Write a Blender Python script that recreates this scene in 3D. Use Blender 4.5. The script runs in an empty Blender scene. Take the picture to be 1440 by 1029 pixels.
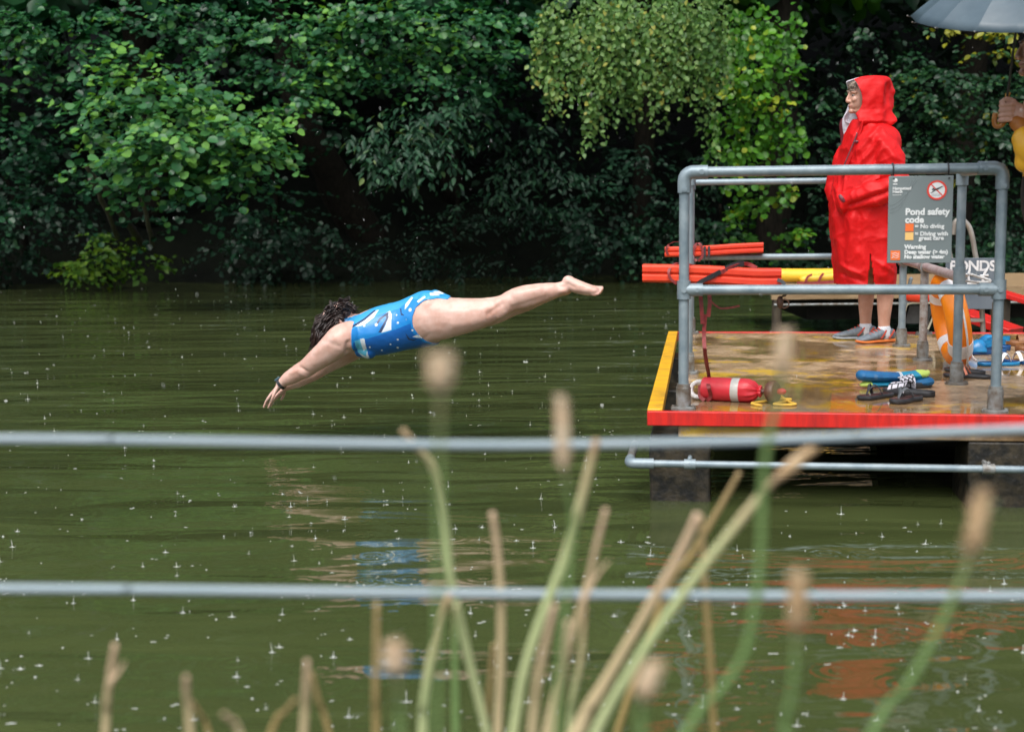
# A swimmer dives from a pond platform in the rain. Everything is built here in code.
import bpy, bmesh, math, random
import numpy as np
from mathutils import Vector, Matrix, noise

random.seed(7)
rng = np.random.default_rng(7)
scene = bpy.context.scene
COL = scene.collection
V = Vector
PI = math.pi

# ------------------------------------------------------------------ camera geometry
FPX = 1900.0
CAM = V((0, 0, 1.37))
PITCH, ROLL = math.radians(6.9), math.radians(-0.62)
R3 = (Matrix.Rotation(PI / 2 - PITCH, 3, 'X') @ Matrix.Rotation(ROLL, 3, 'Z'))
R3I = R3.inverted()


def ray(px, py):
    return R3 @ V(((px - 720) / FPX, (514.5 - py) / FPX, -1.0))


def P(px, py, Y):
    d = ray(px, py)
    return CAM + d * (Y / d.y)


def PZ(px, py, z):
    d = ray(px, py)
    return CAM + d * ((z - CAM.z) / d.z)


def PP(px, py, pt, n):
    d = ray(px, py)
    return CAM + d * ((pt - CAM).dot(n) / d.dot(n))


def proj(p):
    q = R3I @ (V(p) - CAM)
    return 720 + FPX * q.x / -q.z, 514.5 - FPX * q.y / -q.z


def lin(c):
    c = c / 255.0
    return c / 12.92 if c <= 0.04045 else ((c + 0.055) / 1.055) ** 2.4


def srgb(r, g, b):
    return (lin(r), lin(g), lin(b), 1.0)


# ------------------------------------------------------------------ mesh builder
class MB:
    def __init__(self):
        self.v, self.f, self.m = [], [], []

    def add(self, vs, fs, mi=0):
        o = len(self.v)
        self.v.extend([V(p) for p in vs])
        self.f.extend([tuple(i + o for i in f) for f in fs])
        self.m.extend([mi] * len(fs))
        return self

    def box(self, c, ax, h, mi=0):
        c = V(c)
        a, b, d = [V(ax[i]).normalized() * h[i] for i in range(3)]
        vs = [c + sx * a + sy * b + sz * d for sx in (-1, 1) for sy in (-1, 1) for sz in (-1, 1)]
        fs = [(0, 1, 3, 2), (4, 6, 7, 5), (0, 4, 5, 1), (2, 3, 7, 6), (0, 2, 6, 4), (1, 5, 7, 3)]
        return self.add(vs, fs, mi)

    def rings(self, rs, mi=0, cap=True):
        n = len(rs[0])
        vs = [p for r in rs for p in r]
        fs = []
        for k in range(len(rs) - 1):
            for i in range(n):
                j = (i + 1) % n
                fs.append((k * n + i, k * n + j, (k + 1) * n + j, (k + 1) * n + i))
        if cap:
            fs.append(tuple(range(n - 1, -1, -1)))
            b = (len(rs) - 1) * n
            fs.append(tuple(b + i for i in range(n)))
        return self.add(vs, fs, mi)

    def tube(self, pts, r, seg=10, mi=0, cap=True, flat=None):
        """round tube along pts; r number or list"""
        pts = [V(p) for p in pts]
        if not isinstance(r, (list, tuple)):
            r = [r] * len(pts)
        T = []
        for i in range(len(pts)):
            a = pts[max(i - 1, 0)]
            b = pts[min(i + 1, len(pts) - 1)]
            T.append((b - a).normalized())
        n = T[0].orthogonal().normalized()
        if flat is not None:
            n = (V(flat) - T[0] * V(flat).dot(T[0])).normalized()
        rs = []
        for i, p in enumerate(pts):
            n = (n - T[i] * n.dot(T[i])).normalized()
            b = T[i].cross(n)
            rr = r[i]
            ra, rb = rr if isinstance(rr, (list, tuple)) else (rr, rr)
            rs.append([p + n * (ra * math.cos(2 * PI * k / seg)) + b * (rb * math.sin(2 * PI * k / seg)) for k in range(seg)])
        return self.rings(rs, mi, cap)

    def limb(self, pts, r1, r2, side, seg=18, res=4, mi=0):
        """closed smooth capsule chain with elliptical sections: r1 in plane, r2 along side"""
        pts, r1, r2 = smooth_chain(pts, r1, r2, res)
        side = V(side).normalized()
        T = []
        for i in range(len(pts)):
            a, b = pts[max(i - 1, 0)], pts[min(i + 1, len(pts) - 1)]
            T.append((b - a).normalized())
        rs = []

        def ring(p, t, a, b):
            s = (side - t * side.dot(t)).normalized()
            n = t.cross(s)
            return [p + n * (a * math.cos(2 * PI * k / seg)) + s * (b * math.sin(2 * PI * k / seg)) for k in range(seg)]
        e0 = min(r1[0], r2[0])
        for q in (0.98, 0.8, 0.5):
            c = math.sqrt(1 - q * q)
            rs.append(ring(pts[0] - T[0] * e0 * q, T[0], r1[0] * c, r2[0] * c))
        for i in range(len(pts)):
            rs.append(ring(pts[i], T[i], r1[i], r2[i]))
        e1 = min(r1[-1], r2[-1])
        for q in (0.5, 0.8, 0.98):
            c = math.sqrt(1 - q * q)
            rs.append(ring(pts[-1] + T[-1] * e1 * q, T[-1], r1[-1] * c, r2[-1] * c))
        return self.rings(rs, mi)

    def ball(self, c, ax, r, seg=16, n=9, mi=0):
        c = V(c)
        a, b, d = [V(x).normalized() for x in ax]
        if not isinstance(r, (list, tuple)):
            r = (r, r, r)
        rs = []
        for k in range(n):
            t = PI * (k + 0.3) / (n - 0.4)
            z, q = math.cos(t), math.sin(t)
            rs.append([c + d * (r[2] * z) + a * (r[0] * q * math.cos(2 * PI * i / seg)) + b * (r[1] * q * math.sin(2 * PI * i / seg)) for i in range(seg)])
        return self.rings(rs[::-1], mi)

    def torus(self, c, a, b, R, r, seg=40, ts=14, mi=0, a0=0, a1=2 * PI):
        c, a, b = V(c), V(a).normalized(), V(b).normalized()
        n = a.cross(b)
        full = abs(a1 - a0 - 2 * PI) < 1e-6
        rs = []
        for k in range(seg + (0 if full else 1)):
            t = a0 + (a1 - a0) * k / seg
            o = a * math.cos(t) + b * math.sin(t)
            rs.append([c + o * (R + r * math.cos(2 * PI * i / ts)) + n * (r * math.sin(2 * PI * i / ts)) for i in range(ts)])
        if full:
            rs.append(rs[0])
        return self.rings(rs, mi, cap=not full)


def smooth_chain(pts, r1, r2, res):
    pts = [V(p) for p in pts]
    n = len(pts)
    if not isinstance(r1, (list, tuple)):
        r1 = [r1] * n
    if r2 is None:
        r2 = r1
    if not isinstance(r2, (list, tuple)):
        r2 = [r2] * n

    def cr(a, b, c, d, t):
        return 0.5 * ((2 * b) + (c - a) * t + (2 * a - 5 * b + 4 * c - d) * t * t + (3 * b - a - 3 * c + d) * t ** 3)
    op, o1, o2 = [], [], []
    for i in range(n - 1):
        i0, i3 = max(i - 1, 0), min(i + 2, n - 1)
        for k in range(res):
            t = k / res
            op.append(cr(pts[i0], pts[i], pts[i + 1], pts[i3], t))
            o1.append(cr(r1[i0], r1[i], r1[i + 1], r1[i3], t))
            o2.append(cr(r2[i0], r2[i], r2[i + 1], r2[i3], t))
    op.append(pts[-1]); o1.append(r1[-1]); o2.append(r2[-1])
    return op, o1, o2


def curve(pts, res=6):
    return smooth_chain(pts, 1, 1, res)[0]


# ------------------------------------------------------------------ linking
ROOTS = {}


def mesh_from(name, mb, origin, mats, smooth=True):
    me = bpy.data.meshes.new(name)
    me.from_pydata([tuple(p - origin) for p in mb.v], [], mb.f)
    for m in mats:
        me.materials.append(m)
    if len(mats) > 1:
        me.polygons.foreach_set('material_index', mb.m)
    if smooth:
        me.polygons.foreach_set('use_smooth', [True] * len(me.polygons))
    me.update()
    return me


def fix_normals(me):
    bm = bmesh.new()
    bm.from_mesh(me)
    bmesh.ops.recalc_face_normals(bm, faces=bm.faces)
    bm.to_mesh(me)
    bm.free()


def link(name, me, parent=None, origin=None):
    o = bpy.data.objects.new(name, me)
    COL.objects.link(o)
    if parent is not None:
        o.parent = parent
        ROOTS[o.name] = ROOTS[parent.name]
    else:
        o.location = origin
        ROOTS[o.name] = V(origin)
    return o


def build(name, mb, mats, parent=None, smooth=True, bevel=0.0, at=None, fix=True, sharp=35):
    if not isinstance(mats, (list, tuple)):
        mats = [mats]
    if parent is not None:
        org = ROOTS[parent.name]
    elif at is not None:
        org = V(at)
    else:
        xs = [p.x for p in mb.v]; ys = [p.y for p in mb.v]; zs = [p.z for p in mb.v]
        org = V(((min(xs) + max(xs)) / 2, (min(ys) + max(ys)) / 2, min(zs)))
    me = mesh_from(name, mb, org, mats, smooth)
    if fix:
        fix_normals(me)
    if smooth and sharp:
        try:
            me.set_sharp_from_angle(angle=math.radians(sharp))
        except Exception:
            pass
    o = link(name, me, parent, org)
    if bevel:
        md = o.modifiers.new('edge', 'BEVEL')
        md.width = bevel
        md.segments = 2
        md.limit_method = 'ANGLE'
    return o


def thing(name, loc, label, cat, group=None):
    o = bpy.data.objects.new(name, None)
    COL.objects.link(o)
    o.empty_display_size = 0.1
    o.location = loc
    ROOTS[o.name] = V(loc)
    return tag(o, label, cat, group)


def tag(o, label, cat, group=None, kind=None):
    o['label'] = label
    o['category'] = cat
    if group:
        o['group'] = group
    if kind:
        o['kind'] = kind
    return o


def evaluated(o):
    dg = bpy.context.evaluated_depsgraph_get()
    dg.update()
    return bpy.data.meshes.new_from_object(o.evaluated_get(dg))


def remesh(mb, voxel, smooth_n=4, factor=0.5):
    """union of closed shapes as one continuous surface; world coordinates"""
    me = mesh_from('tmp', mb, V((0, 0, 0)), [])
    fix_normals(me)
    o = bpy.data.objects.new('tmp', me)
    COL.objects.link(o)
    r = o.modifiers.new('r', 'REMESH')
    r.mode = 'VOXEL'
    r.voxel_size = voxel
    r.adaptivity = 0.0
    s = o.modifiers.new('s', 'SMOOTH')
    s.factor = factor
    s.iterations = smooth_n
    res = evaluated(o)
    bpy.data.objects.remove(o)
    bpy.data.meshes.remove(me)
    res.polygons.foreach_set('use_smooth', [True] * len(res.polygons))
    return res


def place_mesh(name, me, mats, parent=None, at=None):
    org = ROOTS[parent.name] if parent is not None else V(at)
    me.transform(Matrix.Translation(-org))
    me.name = name
    me.materials.clear()
    for m in (mats if isinstance(mats, (list, tuple)) else [mats]):
        me.materials.append(m)
    return link(name, me, parent, org)


def coords(me):
    a = np.empty(len(me.vertices) * 3)
    me.vertices.foreach_get('co', a)
    return a.reshape(-1, 3)


def normals(me):
    a = np.empty(len(me.vertices) * 3)
    me.vertices.foreach_get('normal', a)
    return a.reshape(-1, 3)


def proj_np(a):
    q = (a - np.array(CAM)) @ np.array(R3)   # R3^-1 = R3^T
    return 720 + FPX * q[:, 0] / -q[:, 2], 514.5 - FPX * q[:, 1] / -q[:, 2]


def in_poly(x, y, poly):
    ins = np.zeros(len(x), bool)
    n = len(poly)
    for i in range(n):
        x0, y0 = poly[i]
        x1, y1 = poly[(i + 1) % n]
        c = ((y0 > y) != (y1 > y)) & (x < (x1 - x0) * (y - y0) / ((y1 - y0) or 1e-9) + x0)
        ins ^= c
    return ins


# ------------------------------------------------------------------ materials
def nodes_of(name):
    m = bpy.data.materials.new(name)
    m.use_nodes = True
    nt = m.node_tree
    return m, nt, nt.nodes['Principled BSDF'], nt.nodes['Material Output']


def N(nt, t, **kw):
    n = nt.nodes.new(t)
    for k, v in kw.items():
        if k.startswith('i_'):
            n.inputs[k[2:].replace('_', ' ')].default_value = v
        else:
            setattr(n, k, v)
    return n


def ramp(nt, stops):
    r = nt.nodes.new('ShaderNodeValToRGB')
    e = r.color_ramp.elements
    while len(e) < len(stops):
        e.new(0.5)
    for el, (p, c) in zip(e, stops):
        el.position = p
        el.color = c if len(c) == 4 else (*c, 1)
    return r


def mat(name, c1, c2=None, rough=0.6, metal=0.0, scale=6.0, detail=4.0, bump=0.0, bscale=None, spec=0.5, coat=0.0, sss=0.0, rvar=0.0, stretch=None, lo=0.35, hi=0.65, bdist=0.01):
    m, nt, b, out = nodes_of(name)
    L = nt.links.new
    b.inputs['Roughness'].default_value = rough
    b.inputs['Metallic'].default_value = metal
    b.inputs['Specular IOR Level'].default_value = spec
    if coat:
        b.inputs['Coat Weight'].default_value = coat
        b.inputs['Coat Roughness'].default_value = 0.08
    if sss:
        b.inputs['Subsurface Weight'].default_value = sss
        b.inputs['Subsurface Radius'].default_value = (0.012, 0.005, 0.003)
        b.inputs['Subsurface Scale'].default_value = 1.0
    tc = N(nt, 'ShaderNodeTexCoord')
    src = tc.outputs['Object']
    if stretch:
        mp = N(nt, 'ShaderNodeMapping')
        mp.inputs['Scale'].default_value = stretch
        L(src, mp.inputs['Vector'])
        src = mp.outputs['Vector']
    nz = N(nt, 'ShaderNodeTexNoise', i_Scale=scale, i_Detail=detail, i_Roughness=0.6)
    L(src, nz.inputs['Vector'])
    r = ramp(nt, [(lo, c1), (hi, c2 or c1)])
    L(nz.outputs['Fac'], r.inputs['Fac'])
    L(r.outputs['Color'], b.inputs['Base Color'])
    if rvar:
        mr = N(nt, 'ShaderNodeMapRange')
        mr.inputs['To Min'].default_value = max(0.02, rough - rvar)
        mr.inputs['To Max'].default_value = min(1, rough + rvar)
        L(nz.outputs['Fac'], mr.inputs['Value'])
        L(mr.outputs['Result'], b.inputs['Roughness'])
    if bump:
        n2 = N(nt, 'ShaderNodeTexNoise', i_Scale=bscale or scale * 6, i_Detail=5.0)
        L(src, n2.inputs['Vector'])
        bp = N(nt, 'ShaderNodeBump', i_Strength=bump, i_Distance=bdist)
        L(n2.outputs['Fac'], bp.inputs['Height'])
        L(bp.outputs['Normal'], b.inputs['Normal'])
    return m


M_GALV = mat('galvanised_steel', (0.17, 0.225, 0.26), (0.27, 0.33, 0.36), rough=0.46, metal=0.3, scale=11, detail=8, bump=0.10, rvar=0.15, spec=.4)
M_GALVD = mat('weathered_fitting_steel', (0.13, 0.105, 0.08), (0.27, 0.29, 0.29), rough=0.5, metal=0.3, scale=22, bump=0.15, rvar=0.15)
M_RUST = mat('rusty_pink_steel', (0.30, 0.22, 0.21), (0.42, 0.38, 0.38), rough=0.5, metal=0.2, scale=14, bump=0.1)
M_RUSTP = mat('flaking_post_steel', (0.20, 0.14, 0.11), (0.36, 0.36, 0.35), rough=0.6, metal=0.2, scale=30, bump=0.2)
M_REDP = mat('red_edge_paint', (0.60, 0.016, 0.010), (0.30, 0.012, 0.012), rough=0.4, scale=9, detail=9, bump=0.08, stretch=(3, 3, .5), lo=.4, hi=.75)
M_YELP = mat('yellow_edge_paint', (0.80, 0.43, 0.02), (0.42, 0.22, 0.04), rough=0.38, scale=11, detail=9, bump=0.12, lo=.45, hi=.8)
M_TUBE = mat('orange_red_foam', (0.78, 0.060, 0.016), (0.62, 0.035, 0.012), rough=0.42, scale=5, bump=0.05)
M_TUBEY = mat('yellow_foam', (0.80, 0.50, 0.03), (0.65, 0.38, 0.03), rough=0.45, scale=5, bump=0.05)
M_STRAP = mat('maroon_webbing', (0.16, 0.018, 0.020), (0.28, 0.035, 0.035), rough=0.55, scale=60)
M_STRAPK = mat('black_webbing', (0.016, 0.016, 0.02), (0.03, 0.03, 0.035), rough=0.5, scale=60)
M_BLACK = mat('black_rubber', (0.012, 0.013, 0.015), (0.028, 0.03, 0.033), rough=0.35, scale=30, bump=0.05)
M_ORANGE = mat('lifebuoy_orange', (0.88, 0.26, 0.006), (0.80, 0.19, 0.005), rough=0.35, scale=4, bump=0.03)
M_WHITE = mat('white_band', (0.62, 0.63, 0.66), (0.75, 0.75, 0.76), rough=0.45, scale=10)
M_ROPEW = mat('white_rope', (0.60, 0.60, 0.60), (0.75, 0.74, 0.72), rough=0.7, scale=60, bump=0.3)
M_ROPEY = mat('yellow_rope', (0.70, 0.45, 0.05), (0.60, 0.36, 0.06), rough=0.7, scale=80, bump=0.3)
M_BAGR = mat('pink_red_nylon', (0.62, 0.030, 0.045), (0.50, 0.018, 0.03), rough=0.42, scale=8, bump=0.2, bscale=25)
M_REFL = mat('grey_reflective_tape', (0.40, 0.40, 0.37), (0.48, 0.47, 0.44), rough=0.35, scale=20)
M_BROWNF = mat('brown_float_cork', (0.13, 0.055, 0.030), (0.08, 0.035, 0.02), rough=0.45, scale=12, bump=0.2)
M_SIGN = mat('grey_green_sign', (0.155, 0.19, 0.195), (0.17, 0.205, 0.21), rough=0.4, scale=3)
M_SWHITE = mat('sign_white', (0.72, 0.74, 0.74), None, rough=0.5)
M_SLINE = mat('sign_pale_line', (0.26, 0.30, 0.31), None, rough=0.5)
M_SRED = mat('sign_red', (0.72, 0.05, 0.03), None, rough=0.5)
M_SORG = mat('sign_orange', (0.80, 0.16, 0.03), None, rough=0.5)
M_SYEL = mat('sign_yellow', (0.80, 0.50, 0.17), None, rough=0.5)
M_SLAB = mat('slate_board', (0.085, 0.11, 0.14), (0.12, 0.15, 0.18), rough=0.4, scale=6)
M_CHALK = mat('chalk_white', (0.68, 0.69, 0.70), (0.5, 0.52, 0.54), rough=0.9, scale=40)
M_WOOD = mat('weathered_boards', (0.20, 0.125, 0.06), (0.32, 0.22, 0.12), rough=0.5, scale=3, stretch=(1, 14, 14), bump=0.3)
M_WOODD = mat('dark_wet_timber', (0.030, 0.022, 0.015), (0.06, 0.045, 0.028), rough=0.5, scale=4, stretch=(6, 6, 1), bump=0.3)
# ------------------------------------------------------------------ camera, sky, sun
cam = bpy.data.cameras.new('camera')
cam.lens = 36.0 * FPX / 1440
cam.sensor_width = 36
cam.clip_start, cam.clip_end = 0.05, 600
cam.dof.use_dof = True
cam.dof.focus_distance = 7.9
cam.dof.aperture_fstop = 2.6
co = bpy.data.objects.new('camera', cam)
COL.objects.link(co)
co.matrix_world = Matrix.Translation(CAM) @ R3.to_4x4()
scene.camera = co

SUN_EL, SUN_AZ = math.radians(58), math.radians(200)     # azimuth: where the sun stands, clockwise from +Y
w = bpy.data.worlds.new('World')
scene.world = w
w.use_nodes = True
nt = w.node_tree
bg = nt.nodes['Background']
sky = nt.nodes.new('ShaderNodeTexSky')
sky.sky_type = 'NISHITA'
sky.sun_disc = False
sky.sun_elevation = SUN_EL
sky.sun_rotation = SUN_AZ
sky.air_density, sky.dust_density, sky.ozone_density = 1.0, 4.0, 1.0
hs = nt.nodes.new('ShaderNodeHueSaturation')
hs.inputs['Saturation'].default_value = 0.35
nt.links.new(sky.outputs['Color'], hs.inputs['Color'])
nt.links.new(hs.outputs['Color'], bg.inputs['Color'])
bg.inputs['Strength'].default_value = 0.15
sl = bpy.data.lights.new('sun', 'SUN')
sl.energy = 0.95
sl.angle = math.radians(32)
sl.color = (1.0, 0.96, 0.90)
so = bpy.data.objects.new('sun', sl)
COL.objects.link(so)
sd = V((math.sin(SUN_AZ) * math.cos(SUN_EL), math.cos(SUN_AZ) * math.cos(SUN_EL), math.sin(SUN_EL)))
so.rotation_euler = sd.to_track_quat('Z', 'Y').to_euler()
so.location = (0, -5, 20)
scene.view_settings.view_transform = 'Standard'
scene.view_settings.look = 'None'
scene.view_settings.gamma = 1
scene.view_settings.exposure = 0.88
scene.render.engine = 'CYCLES'
scene.cycles.use_denoising = True
scene.cycles.max_bounces = 8
scene.cycles.sample_clamp_indirect = 6

# ------------------------------------------------------------------ terrain with the pond basin
def ground_h(x, y):
    far = 24.5 + 0.8 * math.sin(x * 0.35) + 0.5 * math.sin(x * 0.9 + 1)
    side = 30 + 2 * math.sin(y * 0.3)
    near = 2.15 + 0.25 * math.sin(x * 0.8)
    d = min(far - y, y - near, side - abs(x))         # inside the pond: positive
    if d > 0:
        return -min(1.6, 0.15 + d * 0.7)
    d = -d
    if y < near + 0.01 and abs(x) < side:
        return min(0.36, -0.1 + d * 0.6) + 0.02 * noise.noise(V((x, y, 0)))
    return min(9 + 6 * min(1, d / 60), -0.1 + 0.7 * d ** 0.85) + 0.5 * noise.noise(V((x * .2, y * .2, 0)))


xs = sorted(set([-250, -180, -130, -95, -70, -55] + [x for x in range(-45, 46)] + [55, 70, 95, 130, 180, 250]))
ys = sorted(set([-150, -100, -60, -40, -25, -15, -10, -7, -5, -3.5, -2.5] + [-2 + .25 * i for i in range(22)] + [3.5 + i for i in range(16)] + [19.5 + .5 * i for i in range(30)] + [36, 38, 41, 45, 50, 58, 70, 90, 120, 170, 250]))
mb = MB()
mb.v = [V((x, y, ground_h(x, y))) for y in ys for x in xs]
nx = len(xs)
mb.f = [(j * nx + i, j * nx + i + 1, (j + 1) * nx + i + 1, (j + 1) * nx + i) for j in range(len(ys) - 1) for i in range(nx - 1)]
mb.m = [0] * len(mb.f)
M_SOIL = mat('dark_wet_soil', (0.003, 0.004, 0.003), (0.006, 0.008, 0.005), rough=0.9, scale=1.3, bump=0.5, bdist=0.05, spec=0.08)
o = build('ground', mb, M_SOIL, at=(0, 0, 0), fix=False)
tag(o, 'dark earth bank and wooded slope around the pond', 'ground', kind='structure')

# ------------------------------------------------------------------ water
def water_mat():
    m, nt, b, out = nodes_of('murky_pond_water')
    L = nt.links.new
    b.inputs['Base Color'].default_value = (0.050, 0.068, 0.012, 1)
    b.inputs['Roughness'].default_value = 0.03
    b.inputs['IOR'].default_value = 1.45
    tc = N(nt, 'ShaderNodeTexCoord')
    tint = N(nt, 'ShaderNodeTexNoise', i_Scale=0.7, i_Detail=3.0)
    L(tc.outputs['Object'], tint.inputs['Vector'])
    rc = ramp(nt, [(0.3, (0.040, 0.052, 0.017)), (0.7, (0.056, 0.072, 0.024))])
    L(tint.outputs['Fac'], rc.inputs['Fac'])
    L(rc.outputs['Color'], b.inputs['Base Color'])
    mp = N(nt, 'ShaderNodeMapping')
    mp.inputs['Scale'].default_value = (0.27, 1.0, 1.0)
    mp.inputs['Rotation'].default_value = (0, 0, math.radians(8))
    L(tc.outputs['Object'], mp.inputs['Vector'])
    n1 = N(nt, 'ShaderNodeTexNoise', i_Scale=2.6, i_Detail=2.0, i_Distortion=0.6)
    n2 = N(nt, 'ShaderNodeTexNoise', i_Scale=9.0, i_Detail=3.0)
    n3 = N(nt, 'ShaderNodeTexNoise', i_Scale=55.0, i_Detail=2.0)
    for n in (n1, n2, n3):
        L(mp.outputs['Vector'], n.inputs['Vector'])
    # rain rings
    hgt = None
    for sc, ph in ((2.2, 0.0), (3.4, 3.7)):
        of = N(nt, 'ShaderNodeVectorMath', operation='ADD')
        of.inputs[1].default_value = (ph, ph * 2, 0)
        L(tc.outputs['Object'], of.inputs[0])
        vo = N(nt, 'ShaderNodeTexVoronoi', i_Scale=sc)
        vo.voronoi_dimensions = '2D'
        L(of.outputs['Vector'], vo.inputs['Vector'])
        ms = N(nt, 'ShaderNodeMath', operation='MULTIPLY')
        ms.inputs[1].default_value = 46.0
        L(vo.outputs['Distance'], ms.inputs[0])
        sn = N(nt, 'ShaderNodeMath', operation='SINE')
        L(ms.outputs[0], sn.inputs[0])
        fa = N(nt, 'ShaderNodeMapRange')
        fa.inputs['From Min'].default_value, fa.inputs['From Max'].default_value = 0.05, 0.42
        fa.inputs['To Min'].default_value, fa.inputs['To Max'].default_value = 1.0, 0.0
        L(vo.outputs['Distance'], fa.inputs['Value'])
        mm = N(nt, 'ShaderNodeMath', operation='MULTIPLY')
        L(sn.outputs[0], mm.inputs[0]); L(fa.outputs['Result'], mm.inputs[1])
        if hgt is None:
            hgt = mm
        else:
            ad = N(nt, 'ShaderNodeMath', operation='ADD')
            L(hgt.outputs[0], ad.inputs[0]); L(mm.outputs[0], ad.inputs[1])
            hgt = ad

    def madd(src, k, prev):
        a = N(nt, 'ShaderNodeMath', operation='MULTIPLY_ADD')
        a.inputs[1].default_value = k
        L(src, a.inputs[0])
        if prev is None:
            a.inputs[2].default_value = 0
        else:
            L(prev, a.inputs[2])
        return a.outputs[0]
    n0 = N(nt, 'ShaderNodeTexNoise', i_Scale=1.15, i_Detail=1.0, i_Distortion=0.4)
    L(mp.outputs['Vector'], n0.inputs['Vector'])
    h = madd(n0.outputs['Fac'], 0.060, None)
    h = madd(n1.outputs['Fac'], 0.031, h)
    h = madd(n2.outputs['Fac'], 0.0015, h)
    h = madd(n3.outputs['Fac'], 0.00022, h)
    h = madd(hgt.outputs[0], 0.0003, h)
    bp = N(nt, 'ShaderNodeBump', i_Strength=1.0, i_Distance=1.0)
    L(h, bp.inputs['Height'])
    L(bp.outputs['Normal'], b.inputs['Normal'])
    return m


mb = MB()
mb.add([(-34, 1.2, 0), (34, 1.2, 0), (34, 27.5, 0), (-34, 27.5, 0)], [(0, 1, 2, 3)])
o = build('water', mb, water_mat(), at=(0, 0, 0))
tag(o, 'murky olive green pond water dimpled by rain', 'water', kind='structure')

# rain drops hitting the pond and falling through the air
def splash_mesh():
    mb = MB()
    pts = []
    k = 0
    while k < 1200:
        py = 405 + 640 * random.random() ** 1.25
        px = random.uniform(-500, 2100)
        p = PZ(px, py, 0.0)
        if p.y > 23 or p.y < 2.4:
            continue
        q = (p - DK_FL)
        if q.dot(DK_U) > -0.1 and q.dot(DK_R) > -0.15:
            continue
        k += 1
        t = random.random()
        s = random.uniform(0.48, 1.0) ** 1.2
        E = ((1, 0, 0), (0, 1, 0), (0, 0, 1))
        if t < 0.34:       # flat glint of sky, shaped as a low pale ridge
            for i in range(random.randint(1, 2)):
                c = p + V((random.uniform(-.014, .014) * s, random.uniform(-.03, .03) * s, .0006))
                mb.ball(c, E, (random.uniform(.004, .013) * s, random.uniform(.002, .004) * s, .0011 * s), 8, 4)
        elif t < 0.72:     # crown with a thin jet rising out of it
            h = random.uniform(.006, .034) * s
            lean = random.uniform(-.004, .004)
            w_ = random.uniform(.008, .020) * s
            mb.ball(p, E, (w_, .0035 * s, .0012 * s), 10, 4)
            mb.ball(p, E, (.005 * s, .004 * s, .0035 * s), 8, 4)
            mb.tube([p, p + V((lean * .3, 0, h * .4)), p + V((lean, 0, h))], [0.0026 * s, 0.0011 * s, 0.0006 * s], 6)
            if random.random() < .4:
                mb.ball(p + V((lean, 0, h * 1.15)), E, .0016 * s, 6, 4)
            for i in range(random.randint(0, 3)):
                mb.ball(p + V((random.uniform(-1, 1) * w_ * 1.4, random.uniform(-.01, .01), random.uniform(0, .006))), E, random.uniform(.0009, .0018) * s, 6, 4)
        else:              # bubble or bead on the surface
            r = 0.0034 * s
            mb.ball(p + V((0, 0, r * .5)), E, (r * random.uniform(.8, 1.5), r, r * .8), 7, 5)
    return mb


def rain_mesh():
    mb = MB()
    for k in range(420):
        Y = random.uniform(3.2, 20)
        px, py = random.uniform(-100, 1540), random.uniform(-60, 700)
        p = P(px, py, Y)
        if p.z < 0.1:
            continue
        l = random.uniform(0.5, 1.0)
        r = 0.0011
        d = V((0.16, 0.05, -1)).normalized()
        mb.tube([p - d * .007 * l, p, p + d * .006 * l], [0.0003, r, 0.0006], 5)
    return mb
# ------------------------------------------------------------------ platform frame
ZD = 0.418
DK_FL = PZ(910, 579, ZD)
DK_BL = PZ(940, 467, ZD)
DK_U = (DK_BL - DK_FL).normalized()         # towards the back
DK_R = V((DK_U.y, -DK_U.x, 0))              # to the right
UP = V((0, 0, 1))
DEPTH = (DK_BL - DK_FL).length
WID = 4.6
AX = (DK_R, DK_U, UP)


def K(r, u, z=0.0):
    """point on the platform: r right, u back, z above the deck"""
    return DK_FL + DK_R * r + DK_U * u + UP * z


def deck_uv(px, py, z=0.0):
    p = PZ(px, py, ZD + z) - DK_FL
    return p.dot(DK_R), p.dot(DK_U)


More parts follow.
